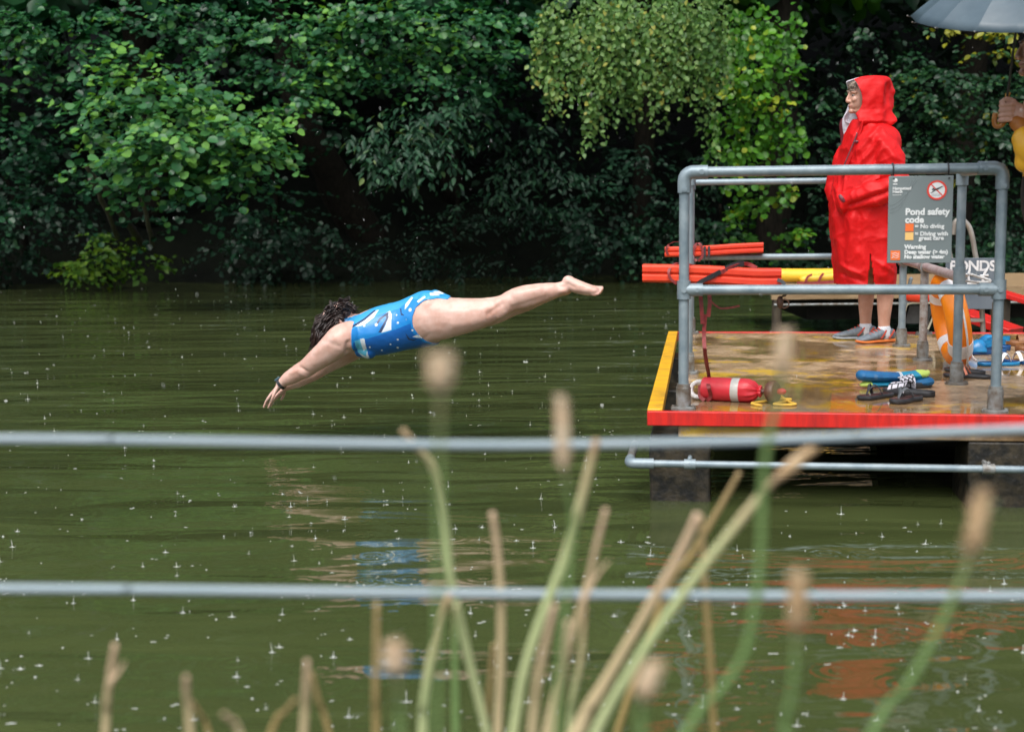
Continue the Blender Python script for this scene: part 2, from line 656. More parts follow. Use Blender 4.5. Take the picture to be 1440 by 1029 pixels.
def deck_mat():
    m, nt, b, out = nodes_of('wet_concrete_deck')
    L = nt.links.new
    tc = N(nt, 'ShaderNodeTexCoord')
    big = N(nt, 'ShaderNodeTexNoise', i_Scale=1.5, i_Detail=4.0, i_Roughness=0.55)
    mid = N(nt, 'ShaderNodeTexNoise', i_Scale=6.0, i_Detail=6.0, i_Roughness=0.65)
    fin = N(nt, 'ShaderNodeTexNoise', i_Scale=90.0, i_Detail=3.0)
    for n in (big, mid, fin):
        L(tc.outputs['Object'], n.inputs['Vector'])
    r1 = ramp(nt, [(0.3, (0.19, 0.125, 0.070)), (0.5, (0.36, 0.245, 0.145)), (0.72, (0.54, 0.40, 0.265))])
    L(mid.outputs['Fac'], r1.inputs['Fac'])
    # speckle
    sp = N(nt, 'ShaderNodeMixRGB', blend_type='OVERLAY')
    sp.inputs['Fac'].default_value = 0.45
    L(r1.outputs['Color'], sp.inputs['Color1']); L(fin.outputs['Fac'], sp.inputs['Color2'])
    # worn yellow paint
    pn = N(nt, 'ShaderNodeTexNoise', i_Scale=2.3, i_Detail=7.0, i_Roughness=0.7)
    off = N(nt, 'ShaderNodeMapping')
    off.inputs['Location'].default_value = (3.1, 1.7, 0)
    L(tc.outputs['Object'], off.inputs['Vector']); L(off.outputs['Vector'], pn.inputs['Vector'])
    pr = ramp(nt, [(0.535, (0, 0, 0)), (0.60, (.85, .85, .85))])
    L(pn.outputs['Fac'], pr.inputs['Fac'])
    mp = N(nt, 'ShaderNodeMixRGB')
    L(pr.outputs['Color'], mp.inputs['Fac'])
    L(sp.outputs['Color'], mp.inputs['Color1'])
    mp.inputs['Color2'].default_value = (0.60, 0.38, 0.03, 1)
    # puddles
    pu = ramp(nt, [(0.45, (1, 1, 1)), (0.54, (0, 0, 0))])
    L(big.outputs['Fac'], pu.inputs['Fac'])
    dk = N(nt, 'ShaderNodeMixRGB', blend_type='MULTIPLY')
    L(pu.outputs['Color'], dk.inputs['Fac'])
    L(mp.outputs['Color'], dk.inputs['Color1'])
    dk.inputs['Color2'].default_value = (0.66, 0.6, 0.5, 1)
    L(dk.outputs['Color'], b.inputs['Base Color'])
    rr = N(nt, 'ShaderNodeMapRange')
    rr.inputs['To Min'].default_value, rr.inputs['To Max'].default_value = 0.24, 0.04
    L(pu.outputs['Color'], rr.inputs['Value'])
    L(rr.outputs['Result'], b.inputs['Roughness'])
    inv = N(nt, 'ShaderNodeMapRange')
    inv.inputs['To Min'].default_value, inv.inputs['To Max'].default_value = 0.30, 0.02
    L(pu.outputs['Color'], inv.inputs['Value'])
    bp = N(nt, 'ShaderNodeBump', i_Distance=0.006)
    L(inv.outputs['Result'], bp.inputs['Strength'])
    L(fin.outputs['Fac'], bp.inputs['Height'])
    L(bp.outputs['Normal'], b.inputs['Normal'])
    return m


M_DECK = deck_mat()
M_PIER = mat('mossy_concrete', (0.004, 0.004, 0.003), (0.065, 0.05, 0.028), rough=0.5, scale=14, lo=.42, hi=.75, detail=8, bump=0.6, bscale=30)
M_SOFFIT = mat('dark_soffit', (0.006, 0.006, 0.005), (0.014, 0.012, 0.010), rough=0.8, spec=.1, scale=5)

plat = thing('swimming_platform', K(WID / 2, DEPTH / 2, -ZD), 'concrete swimming platform on piers with red painted front edge and yellow side edge', 'platform')
mb = MB()
mb.box(K(WID / 2 + .07, DEPTH / 2, -.06), AX, (WID / 2 - .07, DEPTH / 2 - .03, .06))
build('deck_slab', mb, M_DECK, plat, bevel=0.006)
mb = MB()
mb.box(K(WID / 2, .012, -.030), AX, (WID / 2, .016, .033))
build('front_edge', mb, M_REDP, plat, bevel=0.004)
mb = MB()
mb.box(K(WID / 2, DEPTH - .012, -.028), AX, (WID / 2, .016, .034))
build('rear_edge', mb, M_REDP, plat, bevel=0.004)
mb = MB()
mb.box(K(.034, DEPTH / 2, -.018), AX, (.034, DEPTH / 2 - .03, .028))
build('side_edge', mb, M_YELP, plat, bevel=0.004)
mb = MB()
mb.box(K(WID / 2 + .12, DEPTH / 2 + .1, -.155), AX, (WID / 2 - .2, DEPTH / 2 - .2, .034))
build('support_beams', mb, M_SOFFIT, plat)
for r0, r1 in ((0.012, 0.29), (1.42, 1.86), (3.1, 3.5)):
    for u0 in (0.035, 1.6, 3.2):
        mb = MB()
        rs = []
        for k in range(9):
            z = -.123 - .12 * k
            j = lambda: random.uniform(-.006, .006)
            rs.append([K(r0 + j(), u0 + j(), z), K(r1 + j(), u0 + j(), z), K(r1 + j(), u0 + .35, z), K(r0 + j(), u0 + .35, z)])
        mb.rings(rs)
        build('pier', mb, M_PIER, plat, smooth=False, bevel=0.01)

# bumper pipe round the platform, just above the water
bn = -DK_U
fp = K(0, -.07)
a = PP(885, 651, fp, DK_U)
b_ = PP(1440, 662, fp, DK_U)
zb = a.z
bum = thing('bumper_pipe', a, 'galvanised bumper pipe running just below the platform edge above the water', 'pipe rail')
mb = MB()
e = a + DK_R * 4.7
e.z = zb
mb.tube([a + DK_R * .05, e], .0165, 12)
build('front_pipe', mb, M_GALV, bum)
mb = MB()
mb.tube([a + DK_U * .05, a + DK_U * .5], .019, 12)
build('side_pipe', mb, M_GALVD, bum)
mb = MB()
mb.tube(curve([a + DK_U * .10, a + DK_U * .03, a + DK_R * .012 + DK_U * .006, a + DK_R * .04, a + DK_R * .11], 4), .0235, 12)
build('corner_elbow', mb, M_GALV, bum)
for px in (970, 1390):
    q = PP(px, 655, fp, DK_U)
    q = a + DK_R * (q - a).dot(DK_R)
    mb = MB()
    mb.tube([q - DK_R * .026, q + DK_R * .026], .023, 12)
    mb.tube([q + UP * .012, q + DK_U * .1 + UP * .012], .011, 8)
    mb.ball(q + UP * .026, AX, .009, 8, 5)
    build('pipe_clamp', mb, M_GALVD if px > 1000 else M_GALV, bum)

# ------------------------------------------------------------------ railings
RH, RM = 1.078, .548          # rail heights above the deck
RP = 0.0232                   # pipe radius


def post_mb(r, u, h):
    mb = MB()
    mb.tube([K(r, u, .02), K(r, u, h)], RP, 14)
    return mb


def base_mb(r, u):
    mb = MB()
    mb.tube([K(r, u, .012), K(r, u, .10), K(r, u, .102), K(r, u, .118)], [.034, .034, .031, .030], 16)
    mb.tube([K(r, u, -.001), K(r, u, .010), K(r, u, .014)], [.058, .058, .036], 18)
    for s in (-1, 1):
        mb.tube([K(r + s * .045, u - .012, .008), K(r + s * .045, u - .012, .02)], .009, 6)
    return mb


def post(root, r, u, h, m=M_GALV):
    o = build('post', post_mb(r, u, h), m, root)
    build('base_flange', base_mb(r, u), M_GALVD, o)
    return o


def sleeve(mb, c, d, l=.05, r=.031):
    mb.tube([c - d * l, c + d * l], r, 14)


def elbow(root, c, d1, d2):
    """c corner point where the axes meet; d1, d2 directions of the legs"""
    mb = MB()
    k = .038
    pts = [c + d1 * .092, c + d1 * k] + [c + d1 * (k * (1 - math.sin(t))) + d2 * (k * (1 - math.cos(t))) for t in (0.35, 0.7, 1.05, 1.4)] + [c + d2 * k, c + d2 * .105]
    mb.tube(pts, .0305, 14)
    fac = -DK_U
    for d in (d1, d2):
        q = c + d * .078 + fac * .026
        mb.tube([q, q + fac * .010], .012, 10)
        mb.tube([q + fac * .0085, q + fac * .0125], .006, 6)
    return build('elbow_fitting', mb, M_GALV, root)


def tee(root, c, d, m=M_GALV):
    mb = MB()
    sleeve(mb, c, UP, .042)
    mb.tube([c, c + d * .085], .030, 14)
    q = c - DK_U * .028
    mb.tube([q, q - DK_U * .010], .012, 10)
    q = c + d * .06 - DK_U * .027
    mb.tube([q, q - DK_U * .008], .010, 10)
    return build('tee_fitting', mb, m, root)


r1, u1 = deck_uv(961, 575)
r2, u2 = deck_uv(1397, 578)
r4, u4 = deck_uv(1341, 540)
u2 = u1
r3, u3 = deck_uv(969, 525)
r3 = r1 + .008
r4 = r2
D_R, D_L = DK_R, -DK_R
front = thing('guard_rail', K((r1 + r2) / 2, u1), 'grey pipe guard rail at the front of the platform carrying the safety sign', 'railing')
post(front, r1, u1, RH - .06)
post(front, r2, u1, RH - .06)
mb = MB(); mb.tube([K(r1 + .06, u1, RH), K(r2 - .06, u1, RH)], RP, 14)
build('top_rail', mb, M_GALV, front)
mb = MB(); mb.tube([K(r1 + .02, u1, RM), K(r2 - .02, u1, RM)], RP, 14)
build('mid_rail', mb, M_GALV, front)
elbow(front, K(r1, u1, RH), -UP, D_R)
elbow(front, K(r2, u1, RH), -UP, D_L)
tee(front, K(r1, u1, RM), D_R)
tee(front, K(r2, u1, RM), D_L)

left = thing('guard_rail', K(r1, 2), 'grey pipe side railing behind the yellow platform edge, seen end on', 'railing')
ub = DEPTH - .09
post(left, r3, u3, RH)
post(left, r1, ub, RH - .02)
# back rails
back = thing('guard_rail', K((r1 + r2) / 2, ub), 'grey pipe railing along the far platform edge behind the man in red', 'railing')
for z, nm in ((RH, 'top_rail'), (RM, 'mid_rail')):
    mb = MB()
    mb.tube([K(r1 + .03, ub, z), K(r2 + .25, ub, z)], RP, 12)
    build(nm, mb, M_GALV, back)
post(back, r2 + .25, ub, RH)
for z, nm in ((RH, 'top_rail'), (RM, 'mid_rail')):
    mb = MB()
    mb.tube([K(r3, u3, z), K(r3 * .2 + r1 * .8, ub, z)], RP, 12)
    build(nm, mb, M_GALV, left)
    mb = MB()
    sleeve(mb, K(r3, u3, z - .005), UP, .04)
    build('tee_fitting', mb, M_GALV, left)
    mb = MB()
    sleeve(mb, K(r1, ub, z - .005), UP, .045)
    build('tee_fitting', mb, M_GALV, left)

right = thing('guard_rail', K(r2, (u4 + 2.4) / 2), 'pipe side railing right of the man with a pinkish handrail over two short posts', 'railing')
post(right, r4, u4, RH + .0)
mb = MB(); mb.tube([K(r2, u1 + .03, RH), K(r4, u4, RH)], RP * .95, 12)
build('top_rail', mb, M_GALV, right)
mb = MB(); sleeve(mb, K(r4, u4, RH - .01), UP, .055)
build('tee_fitting', mb, M_GALV, right)
mb = MB(); sleeve(mb, K(r4, u4, RM - .01), UP, .06); 
build('tee_fitting', mb, M_GALV, right)
ra, ua = deck_uv(1289, 507)
rb, ub2 = deck_uv(1263, 487)
ra = r2 - .01; rb = r2 - .02
post(right, ra, ua, RM, M_RUSTP)
post(right, rb, ub2, RM, M_GALV)
mb = MB(); mb.tube([K(r4, u4, RM), K(rb, ub2 + .05, RM + .01)], .026, 12)
build('mid_rail', mb, M_RUST, right)
for q in (K(ra, ua, RM), K(rb, ub2, RM)):
    mb = MB()
    mb.tube([q - DK_U * .05, q + DK_U * .05], .034, 14)
    build('tee_fitting', mb, M_GALVD, right)

# ------------------------------------------------------------------ safety sign
sp = K(0, u1 - .045)
def SG(px, py, off=0.0):
    return PP(px, py, sp - DK_U * off, DK_U)
TL, TR, BR, BL = SG(1250, 248), SG(1341, 248), SG(1339, 373), SG(1250, 370)
TLp = TL; wS = (TR - TL).dot(DK_R); hS = (TL - BL).dot(UP)
sign = thing('safety_sign', BL, 'grey pond safety code notice with a red no diving roundel, tied to the rail', 'sign')
mb = MB()
mb.box(TL + DK_R * wS / 2 - UP * hS / 2, AX, (wS / 2, .004, hS / 2))
build('board', mb, M_SIGN, sign, bevel=.002)
S0 = TL - DK_U * .0055


def SP(x, y, lift=0.0):
    """sign point: x, y fractions from the top left"""
    return S0 + DK_R * (x * wS) - UP * (y * hS) - DK_U * lift


def text(name, body, at, size, m, parent, ax=DK_R, up=UP, bold=0.0, nrm=None, spacing=1.0, line=1.0):
    cu = bpy.data.curves.new('t', 'FONT')
    cu.body = body
    cu.size = size
    cu.offset = bold
    cu.extrude = 0.0006
    cu.space_character = spacing
    cu.space_line = line
    cu.resolution_u = 3
    t = bpy.data.objects.new('t', cu)
    COL.objects.link(t)
    me = evaluated(t)
    bpy.data.objects.remove(t)
    n = ax.cross(up)
    M = Matrix((ax, up, n)).transposed().to_4x4()
    M.translation = at
    me.transform(M)
    return place_mesh(name, me, m, parent)


def rect(mb, x0, y0, x1, y1, lift=0.0008, mi=0):
    mb.add([SP(x0, y0, lift), SP(x1, y0, lift), SP(x1, y1, lift), SP(x0, y1, lift)], [(0, 1, 2, 3)], mi)


fs = wS * .175
# serif bars under the main words give the heading its slab look
text('heading', 'Pond safety', SP(.265, .445, .0008), fs * .84, M_SWHITE, sign, bold=.0016, spacing=1.0)
text('heading', 'code', SP(.265, .535, .0008), fs * .84, M_SWHITE, sign, bold=.0016)
text('lettering', '= No diving', SP(.42, .60, .0008), fs * .54, M_SWHITE, sign, bold=.0009)
text('lettering', '= Diving with', SP(.42, .685, .0008), fs * .54, M_SWHITE, sign, bold=.0009)
text('lettering', 'great care', SP(.485, .735, .0008), fs * .54, M_SWHITE, sign, bold=.0009)
text('lettering', 'Warning', SP(.265, .835, .0008), fs * .54, M_SWHITE, sign, bold=.0011)
text('lettering', 'Deep water (> 4m)', SP(.265, .893, .0008), fs * .49, M_SWHITE, sign, bold=.0011)
text('lettering', 'No shallow water', SP(.265, .948, .0008), fs * .49, M_SWHITE, sign, bold=.0011)
text('lettering', 'Hampstead', SP(.06, .155, .0008), fs * .36, M_SWHITE, sign, bold=.0006)
text('lettering', 'Heath', SP(.06, .192, .0008), fs * .36, M_SWHITE, sign, bold=.0006)
mb = MB(); rect(mb, .27, .545, .40, .635)
build('colour_square', mb, M_SORG, sign, smooth=False)
mb = MB(); rect(mb, .27, .645, .40, .735)
build('colour_square', mb, M_SYEL, sign, smooth=False)
mb = MB(); rect(mb, .05, .855, .20, .965)
build('colour_square', mb, M_SORG, sign, smooth=False)
mb = MB()
for k in range(3):
    pts = [SP(.07 + .11 * t / 6, .885 + .025 * k + .008 * math.sin(t * 1.6 + k), .0018) for t in range(7)]
    mb.tube(pts, .0012, 4)
build('wave_symbol', mb, M_SWHITE, sign)
mb = MB()
mb.ball(SP(.10, .05, .0002), AX, (.011, .0012, .009), 12, 5)
build('emblem', mb, M_SWHITE, sign)
mb = MB(); rect(mb, .065, .085, .13, .098, .0009)
build('emblem_bar', mb, M_SWHITE, sign)
mb = MB(); rect(mb, .06, .213, .20, .219, .0009)
build('underline', mb, M_SWHITE, sign)
mb = MB()
for c in range(3):
    pts = []
    for t in range(13):
        f = t / 12
        x = .02 + f * (.42 - .05 * c)
        y = .33 + .04 * c - (.30 + .03 * c) * f ** (1.6 + .5 * c)
        pts.append(SP(x, y, .0004))
    mb.tube(pts, .0007, 4)
build('contour_lines', mb, M_SLINE, sign)
# roundel
rc, rr_ = SP(.745, .165, 0), wS * .155
mb = MB()
n = 32
mb.add([rc - DK_U * .0010] + [rc - DK_U * .0010 + (DK_R * math.cos(2 * PI * i / n) + UP * math.sin(2 * PI * i / n)) * rr_ * .95 for i in range(n)], [(0, 1 + i, 1 + (i + 1) % n) for i in range(n)])
rd = build('roundel', mb, M_SWHITE, sign, smooth=False)
mb = MB()
for i in range(n):
    for j, (q0, q1) in enumerate(((0.80, 1.0),)):
        a0, a1 = 2 * PI * i / n, 2 * PI * (i + 1) / n
        o0 = DK_R * math.cos(a0) + UP * math.sin(a0); o1 = DK_R * math.cos(a1) + UP * math.sin(a1)
        z = rc - DK_U * .0016
        mb.add([z + o0 * rr_ * q0, z + o0 * rr_ * q1, z + o1 * rr_ * q1, z + o1 * rr_ * q0], [(0, 1, 2, 3)])
dg = (DK_R - UP).normalized(); dp = (DK_R + UP).normalized()
z = rc - DK_U * .0022
mb.add([z - dg * rr_ * .86 - dp * rr_ * .055, z + dg * rr_ * .86 - dp * rr_ * .055, z + dg * rr_ * .86 + dp * rr_ * .055, z - dg * rr_ * .86 + dp * rr_ * .055], [(0, 1, 2, 3)])
build('prohibition_ring', mb, M_SRED, rd, smooth=False)
mb = MB()
def RC(x, y): return rc - DK_U * .0019 + DK_R * (x * rr_) + UP * (y * rr_)
mb.tube([RC(.62, .42), RC(.2, .2), RC(-.15, .06)], [.0012, .0032, .0042], 6)
mb.tube([RC(-.15, .06), RC(-.40, -.16), RC(-.62, -.30)], [.003, .002, .001], 6)
mb.tube([RC(-.12, .10), RC(-.50, .02)], [.002, .001], 6)
mb.ball(RC(-.36, .12), AX, (.0042, .0012, .0042), 8, 5)
build('diver_symbol', mb, M_BLACK, rd)
mb = MB()
for k in range(2):
    mb.tube([RC(-.5 + .12 * i, -.42 - .14 * k + .04 * math.sin(i * 1.9)) for i in range(8)], .0008, 4)
build('water_symbol', mb, M_SLINE, rd)
for x in (.075, .93):
    mb = MB()
    c = SP(x, -.055, -.02)
    c2 = K((c - DK_FL).dot(DK_R), u1, RH)
    mb.torus(c2 - UP * .008, DK_U, UP, .034, .0035, 20, 6)
    mb.tube([SP(x, .03, .004), SP(x, .03, -.02)], .004, 6)
    build('cable_tie', mb, M_BLACK, sign)

# ------------------------------------------------------------------ rescue tubes on the rails
def slab(mb, pts, wv, h, w, seg_bulge=0.0, mi=0, z0=0.0, z1=1.0):
    """foam block along pts (bottom centre line): height h (up), width w (along wv)"""
    rs = []
    for p in pts:
        a, b = p + UP * h * z0, p + UP * h * z1
        m = .010
        rs.append([a - wv * (w - m), a + wv * (w - m), a + wv * w + UP * m, b + wv * w - UP * m, b + wv * (w - m), b - wv * (w - m), b - wv * w - UP * m, a - wv * w + UP * m])
    mb.rings(rs, mi)


def ribbon(mb, pts, wv, w, t=.0016, mi=0):
    """flat strap along pts; wv = width direction (vector or list)"""
    pts = [V(p) for p in pts]
    rs = []
    for i, p in enumerate(pts):
        tn = (pts[min(i + 1, len(pts) - 1)] - pts[max(i - 1, 0)]).normalized()
        ww = V(wv[i]) if isinstance(wv, list) else V(wv)
        ww = (ww - tn * ww.dot(tn)).normalized()
        nn = tn.cross(ww) * t
        rs.append([p - ww * w - nn, p + ww * w - nn, p + ww * w + nn, p - ww * w + nn])
    mb.rings(rs, mi)


# lower tube: lies on the front mid rail
uT = u1 + .075
def FT(px, py, u=uT): return PP(px, py, K(0, u), DK_U)
tb = thing('rescue_tube', FT(1000, 400), 'orange red foam rescue tube strapped on the near mid rail, nearest and lowest', 'rescue tube', 'rescue tubes')
line = [FT(904, 396), FT(960, 397), FT(1010, 399), FT(1060, 402), FT(1098, 402)]
line = curve(line, 4)
hT = 25 / 312
for z0, z1 in ((0, .495), (.503, 1.0)):
    mb = MB(); slab(mb, line, DK_U, hT, .055, z0=z0, z1=z1)
    build('foam_layer', mb, M_TUBE, tb)
f = -DK_U * .062
mb = MB()
pts = [FT(983, 404) + f * 1.1, FT(985, 396) + f * 1.1, FT(1000, 389) + f, FT(1018, 380) + f * .9, FT(1035, 373) + f * .7, FT(1050, 371), FT(1064, 377)]
ribbon(mb, curve(pts, 5), (UP * .8 + DK_R * .6), .009)
build('strap', mb, M_STRAP, tb)
mb = MB()
ribbon(mb, curve([FT(978, 404) + f * 1.15, FT(984, 396) + f * 1.15, FT(1003, 386) + f * 1.08, FT(1013, 381) + f], 4), (UP * .8 + DK_R * .6), .010)
ribbon(mb, curve([FT(1020, 377) + f * .9, FT(1035, 371) + f * .7, FT(1046, 370) + f * .4], 4), UP, .012)
build('buckle', mb, M_STRAPK, tb)
mb = MB()
pts = [FT(952, 398) + f * 1.05, FT(943, 390) + f * 1.08, FT(941, 380) + f * 1.05, FT(948, 371) + f * .5, FT(960, 370), FT(975, 374) - f * .3]
ribbon(mb, curve(pts, 5), DK_R, .006)
build('strap', mb, M_STRAP, tb)
mb = MB()
pts = [FT(1092, 392) + f * 1.05, FT(1100, 396) + f * 1.1, FT(1103, 405) + f * 1.2, FT(1102, 414) + f * 1.05, FT(1098, 418) - f * .2]
ribbon(mb, curve(pts, 4), DK_R, .008)
build('strap', mb, M_STRAPK, tb)
mb = MB()
mb.torus(FT(1103, 427), DK_R, UP, .020, .0035, 18, 6)
mb.ball(FT(1097, 425), AX, (.016, .012, .03), 8, 6)
build('clip', mb, M_BROWNF, tb)
mb = MB()
for x0, x1, y1 in ((985, 988, 455), (997, 996, 445)):
    ribbon(mb, curve([FT(x0, 408), FT(x0 + 1, 425) + f * .3, FT(x1, y1) + f * .2], 5), DK_R, .009)
ribbon(mb, curve([FT(1000, 424), FT(1012, 433), FT(1025, 433), FT(1040, 430)], 5), UP, .004)
build('hanging_strap', mb, M_STRAP, tb)
# line from the tube down to the throw bag
# upper tube on the far mid rail
uQ = ub - .03
def BT(px, py, u=uQ): return PP(px, py, K(0, u), DK_U)
tb = thing('rescue_tube', BT(1000, 360), 'orange red foam rescue tube resting on the far mid rail, above the nearer one', 'rescue tube', 'rescue tubes')
line = curve([BT(935, 361), BT(985, 360), BT(1030, 357), BT(1073, 355)], 4)
hT = 14.5 / 205
for z0, z1 in ((0, .495), (.503, 1.0)):
    mb = MB(); slab(mb, line, DK_U, hT, .055, z0=z0, z1=z1)
    build('foam_layer', mb, M_TUBE, tb)
f = -DK_U * .062
mb = MB()
ribbon(mb, curve([BT(975, 363) + f, BT(976, 350) + f * 1.1, BT(980, 342) + f, BT(986, 345) + f * 1.1, BT(988, 358) + f * 1.1, BT(982, 366) + f * 1.1, BT(976, 364) + f], 5), DK_R, .009)
build('strap', mb, M_STRAP, tb)
mb = MB()
ribbon(mb, curve([BT(941, 344) + f, BT(937, 350) + f * 1.05, BT(940, 358) + f], 5), DK_R, .008)
ribbon(mb, curve([BT(941, 343) + f * .6, BT(950, 340), BT(962, 343) - f * .4], 5), DK_U, .010)
build('strap', mb, M_STRAP, tb)
mb = MB()
for x in (991, 997):
    ribbon(mb, [BT(x, 346) + f * 1.05, BT(x, 352) + f * 1.1, BT(x, 362) + f * 1.1], DK_R, .008)
    mb.tube([BT(x, 362) + f * 1.1, BT(x, 374) + f], .002, 5)
build('strap', mb, M_STRAPK, tb)

# ------------------------------------------------------------------ throw bag on the deck
c0 = PZ(988, 562, ZD); c1 = PZ(1066, 566, ZD)
bx = (c1 - c0).normalized(); by = UP.cross(bx)
rB = .055
L0 = (c1 - c0).length
bag = thing('throw_bag', (c0 + c1) / 2, 'pinkish red throw line bag with a grey reflective band lying on the deck', 'throw bag')
A0 = c0 + UP * rB
def ringB(t, r, j=0.0, fold=0):
    return [A0 + bx * (t * L0) + (by * math.cos(q) + UP * math.sin(q)) * (r * (1 + j * math.cos(fold * q))) for q in [2 * PI * i / 40 for i in range(40)]]
mb = MB()
mb.rings([ringB(0, rB * .86), ringB(.02, rB), ringB(.3, rB * 1.03), ringB(.56, rB * 1.02), ringB(.58, rB * 1.02)])
build('bag_body', mb, M_BAGR, bag)
mb = MB()
mb.rings([ringB(.545, rB * 1.035), ringB(.555, rB * 1.05), ringB(.675, rB * 1.05), ringB(.685, rB * 1.03)])
build('reflective_band', mb, M_REFL, bag)
mb = MB()
mb.rings([ringB(.675, rB * 1.03), ringB(.75, rB * 1.05, .02, 11), ringB(.84, rB * 1.0, .05, 11), ringB(.93, rB * .8, .10, 11), ringB(.985, rB * .55, .12, 11), ringB(1.0, rB * .40, .10, 11), ringB(1.04, rB * .5, .12, 11), ringB(1.06, rB * .45)])
build('gathered_neck', mb, M_BAGR, bag)
mb = MB()
ax2 = (bx * .9 - by * .25 + UP * .1).normalized()
dd = A0 + bx * (1.27 * L0) + UP * .0
dn = ax2.cross(UP).normalized(); du = dn.cross(ax2)
for k, (t, r) in enumerate(((-.03, .02), (-.028, .05), (-.01, .058), (.012, .056), (.022, .04), (.024, .01))):
    pass
mb.rings([[dd + ax2 * t + (dn * math.cos(q) + du * math.sin(q)) * r for q in [2 * PI * i / 24 for i in range(24)]] for t, r in ((-.03, .02), (-.026, .044), (-.012, .053), (.006, .053), (.016, .046), (.024, .018))])
mb.tube([A0 + bx * (1.05 * L0), dd], .012, 8)
build('float', mb, M_BROWNF, bag)
mb = MB()
mb.ball(dd + ax2 * .042, (ax2, dn, du), (.026, .016, .016), 10, 7)
build('toggle', mb, M_BAGR, bag)
mb = MB()
z3 = UP * .006
pts = [dd + ax2 * .03, PZ(1094, 558, ZD) + z3 * 3, PZ(1108, 566, ZD) + z3, PZ(1119, 570, ZD) + z3, PZ(1104, 571, ZD) + z3, PZ(1088, 570, ZD) + z3, PZ(1100, 567, ZD) + z3, PZ(1112, 565, ZD) + z3 * 2, PZ(1095, 565, ZD) + z3 * 2, PZ(1075, 566, ZD) + z3, PZ(1057, 569, ZD) + z3, PZ(1071, 572, ZD) + z3]
mb.tube(curve(pts, 6), .0062, 8)
build('throw_line', mb, M_ROPEY, bag)
mb = MB()
mb.torus(A0 - bx * .02 - UP * .005, -bx, UP * .9 + by * .35, .038, .011, 20, 8, 0)
build('handle_loop', mb, M_ROPEW, bag)
mb = MB()
pts = [FT(992, 442), FT(990, 470), FT(992, 500), PZ(997, 530, ZD + .07), A0 + bx * (.16 * L0) - by * rB * 1.02 + UP * .03, A0 + bx * (.20 * L0) - by * rB * .95 - UP * .03, A0 + bx * (.10 * L0) - by * rB * .9 - UP * .048, A0 + bx * (.0 * L0) - by * rB * .8 - UP * .03, A0 - bx * .004 - by * .03 + UP * .02]
ribbon(mb, curve(pts, 6), bx, .009)
build('strap', mb, M_STRAP, bag)

# ------------------------------------------------------------------ lifebuoy leaning on the handrail
lt = (UP * 1.0 - DK_R * .19).normalized()
lc = PP(1337, 449, K(r2 + .07, 0), DK_R)
lb = thing('lifebuoy', lc - UP * .25, 'orange lifebuoy with white bands and rope leaning edge on against the handrail', 'lifebuoy')
lu = (DK_U * 1.0 - DK_R * .02).normalized()
RL, rl = .205, .064
mb = MB(); mb.torus(lc, lu, lt, RL, rl, 64, 20)
build('ring', mb, M_ORANGE, lb)
for a in (40, 130, 220, 310):
    mb = MB(); mb.torus(lc, lu, lt, RL, rl + .0025, 6, 20, 0, math.radians(a - 10), math.radians(a + 10))
    build('reflective_band', mb, M_WHITE, lb)
mb = MB()
for k in range(4):
    a0, a1 = math.radians(40 + 90 * k), math.radians(130 + 90 * k)
    pts = []
    for i in range(13):
        t = a0 + (a1 - a0) * i / 12
        rad = RL + rl + .004 + .012 * math.sin(PI * i / 12)
        pts.append(lc + (lu * math.cos(t) + lt * math.sin(t)) * rad + DK_R * .02)
    mb.tube(pts, .006, 6)
q = lc + DK_R * .06
mb.tube(curve([q + lt * .12 + DK_R * .0, FT(1358, 388, u4 + .1), FT(1378, 390, u4 + .1), FT(1393, 395, u4 + .1), FT(1378, 397, u4 + .1), FT(1352, 394, u4 + .1)], 6), .007, 8)
mb.tube(curve([lc - lt * .10 + DK_R * .055 - lu * .16, lc - lt * .19 + DK_R * .06 - lu * .10, lc - lt * .22 + DK_R * .075 - lu * .14], 5), .006, 6)
build('grab_rope', mb, M_ROPEW, lb)
# ------------------------------------------------------------------ footwear and towel left on the deck
M_SHOEK = mat('black_foam_sole', (0.016, 0.017, 0.02), (0.035, 0.036, 0.04), rough=0.4, scale=40, bump=0.1)
M_SHOEG = mat('grey_foam_sole', (0.06, 0.07, 0.08), (0.09, 0.10, 0.11), rough=0.4, scale=30, bump=0.1)
M_FOOTBED = mat('brown_footbed', (0.06, 0.03, 0.03), (0.10, 0.05, 0.045), rough=0.5, scale=40)
M_BLUE = mat('bright_blue_rubber', (0.004, 0.13, 0.33), (0.008, 0.20, 0.42), rough=0.3, scale=12, bump=0.08)
M_NAVY = mat('dark_blue_rubber', (0.004, 0.045, 0.17), (0.006, 0.07, 0.22), rough=0.4, scale=12)
M_TAN = mat('tan_leather', (0.26, 0.11, 0.035), (0.18, 0.07, 0.025), rough=0.5, scale=20, bump=0.2)
M_CORAL = mat('coral_strap', (0.62, 0.20, 0.11), (0.55, 0.16, 0.09), rough=0.4, scale=20)
M_TEAL = mat('teal_towel_cloth', (0.006, 0.20, 0.36), (0.006, 0.27, 0.42), rough=0.55, scale=18, bump=0.3, bscale=120)
M_DTEAL = mat('deep_blue_cloth', (0.005, 0.09, 0.25), (0.008, 0.14, 0.33), rough=0.6, scale=16, bump=0.4, bscale=60)
M_LIME = mat('lime_cloth', (0.45, 0.62, 0.10), (0.55, 0.68, 0.16), rough=0.5, scale=20, bump=0.2)


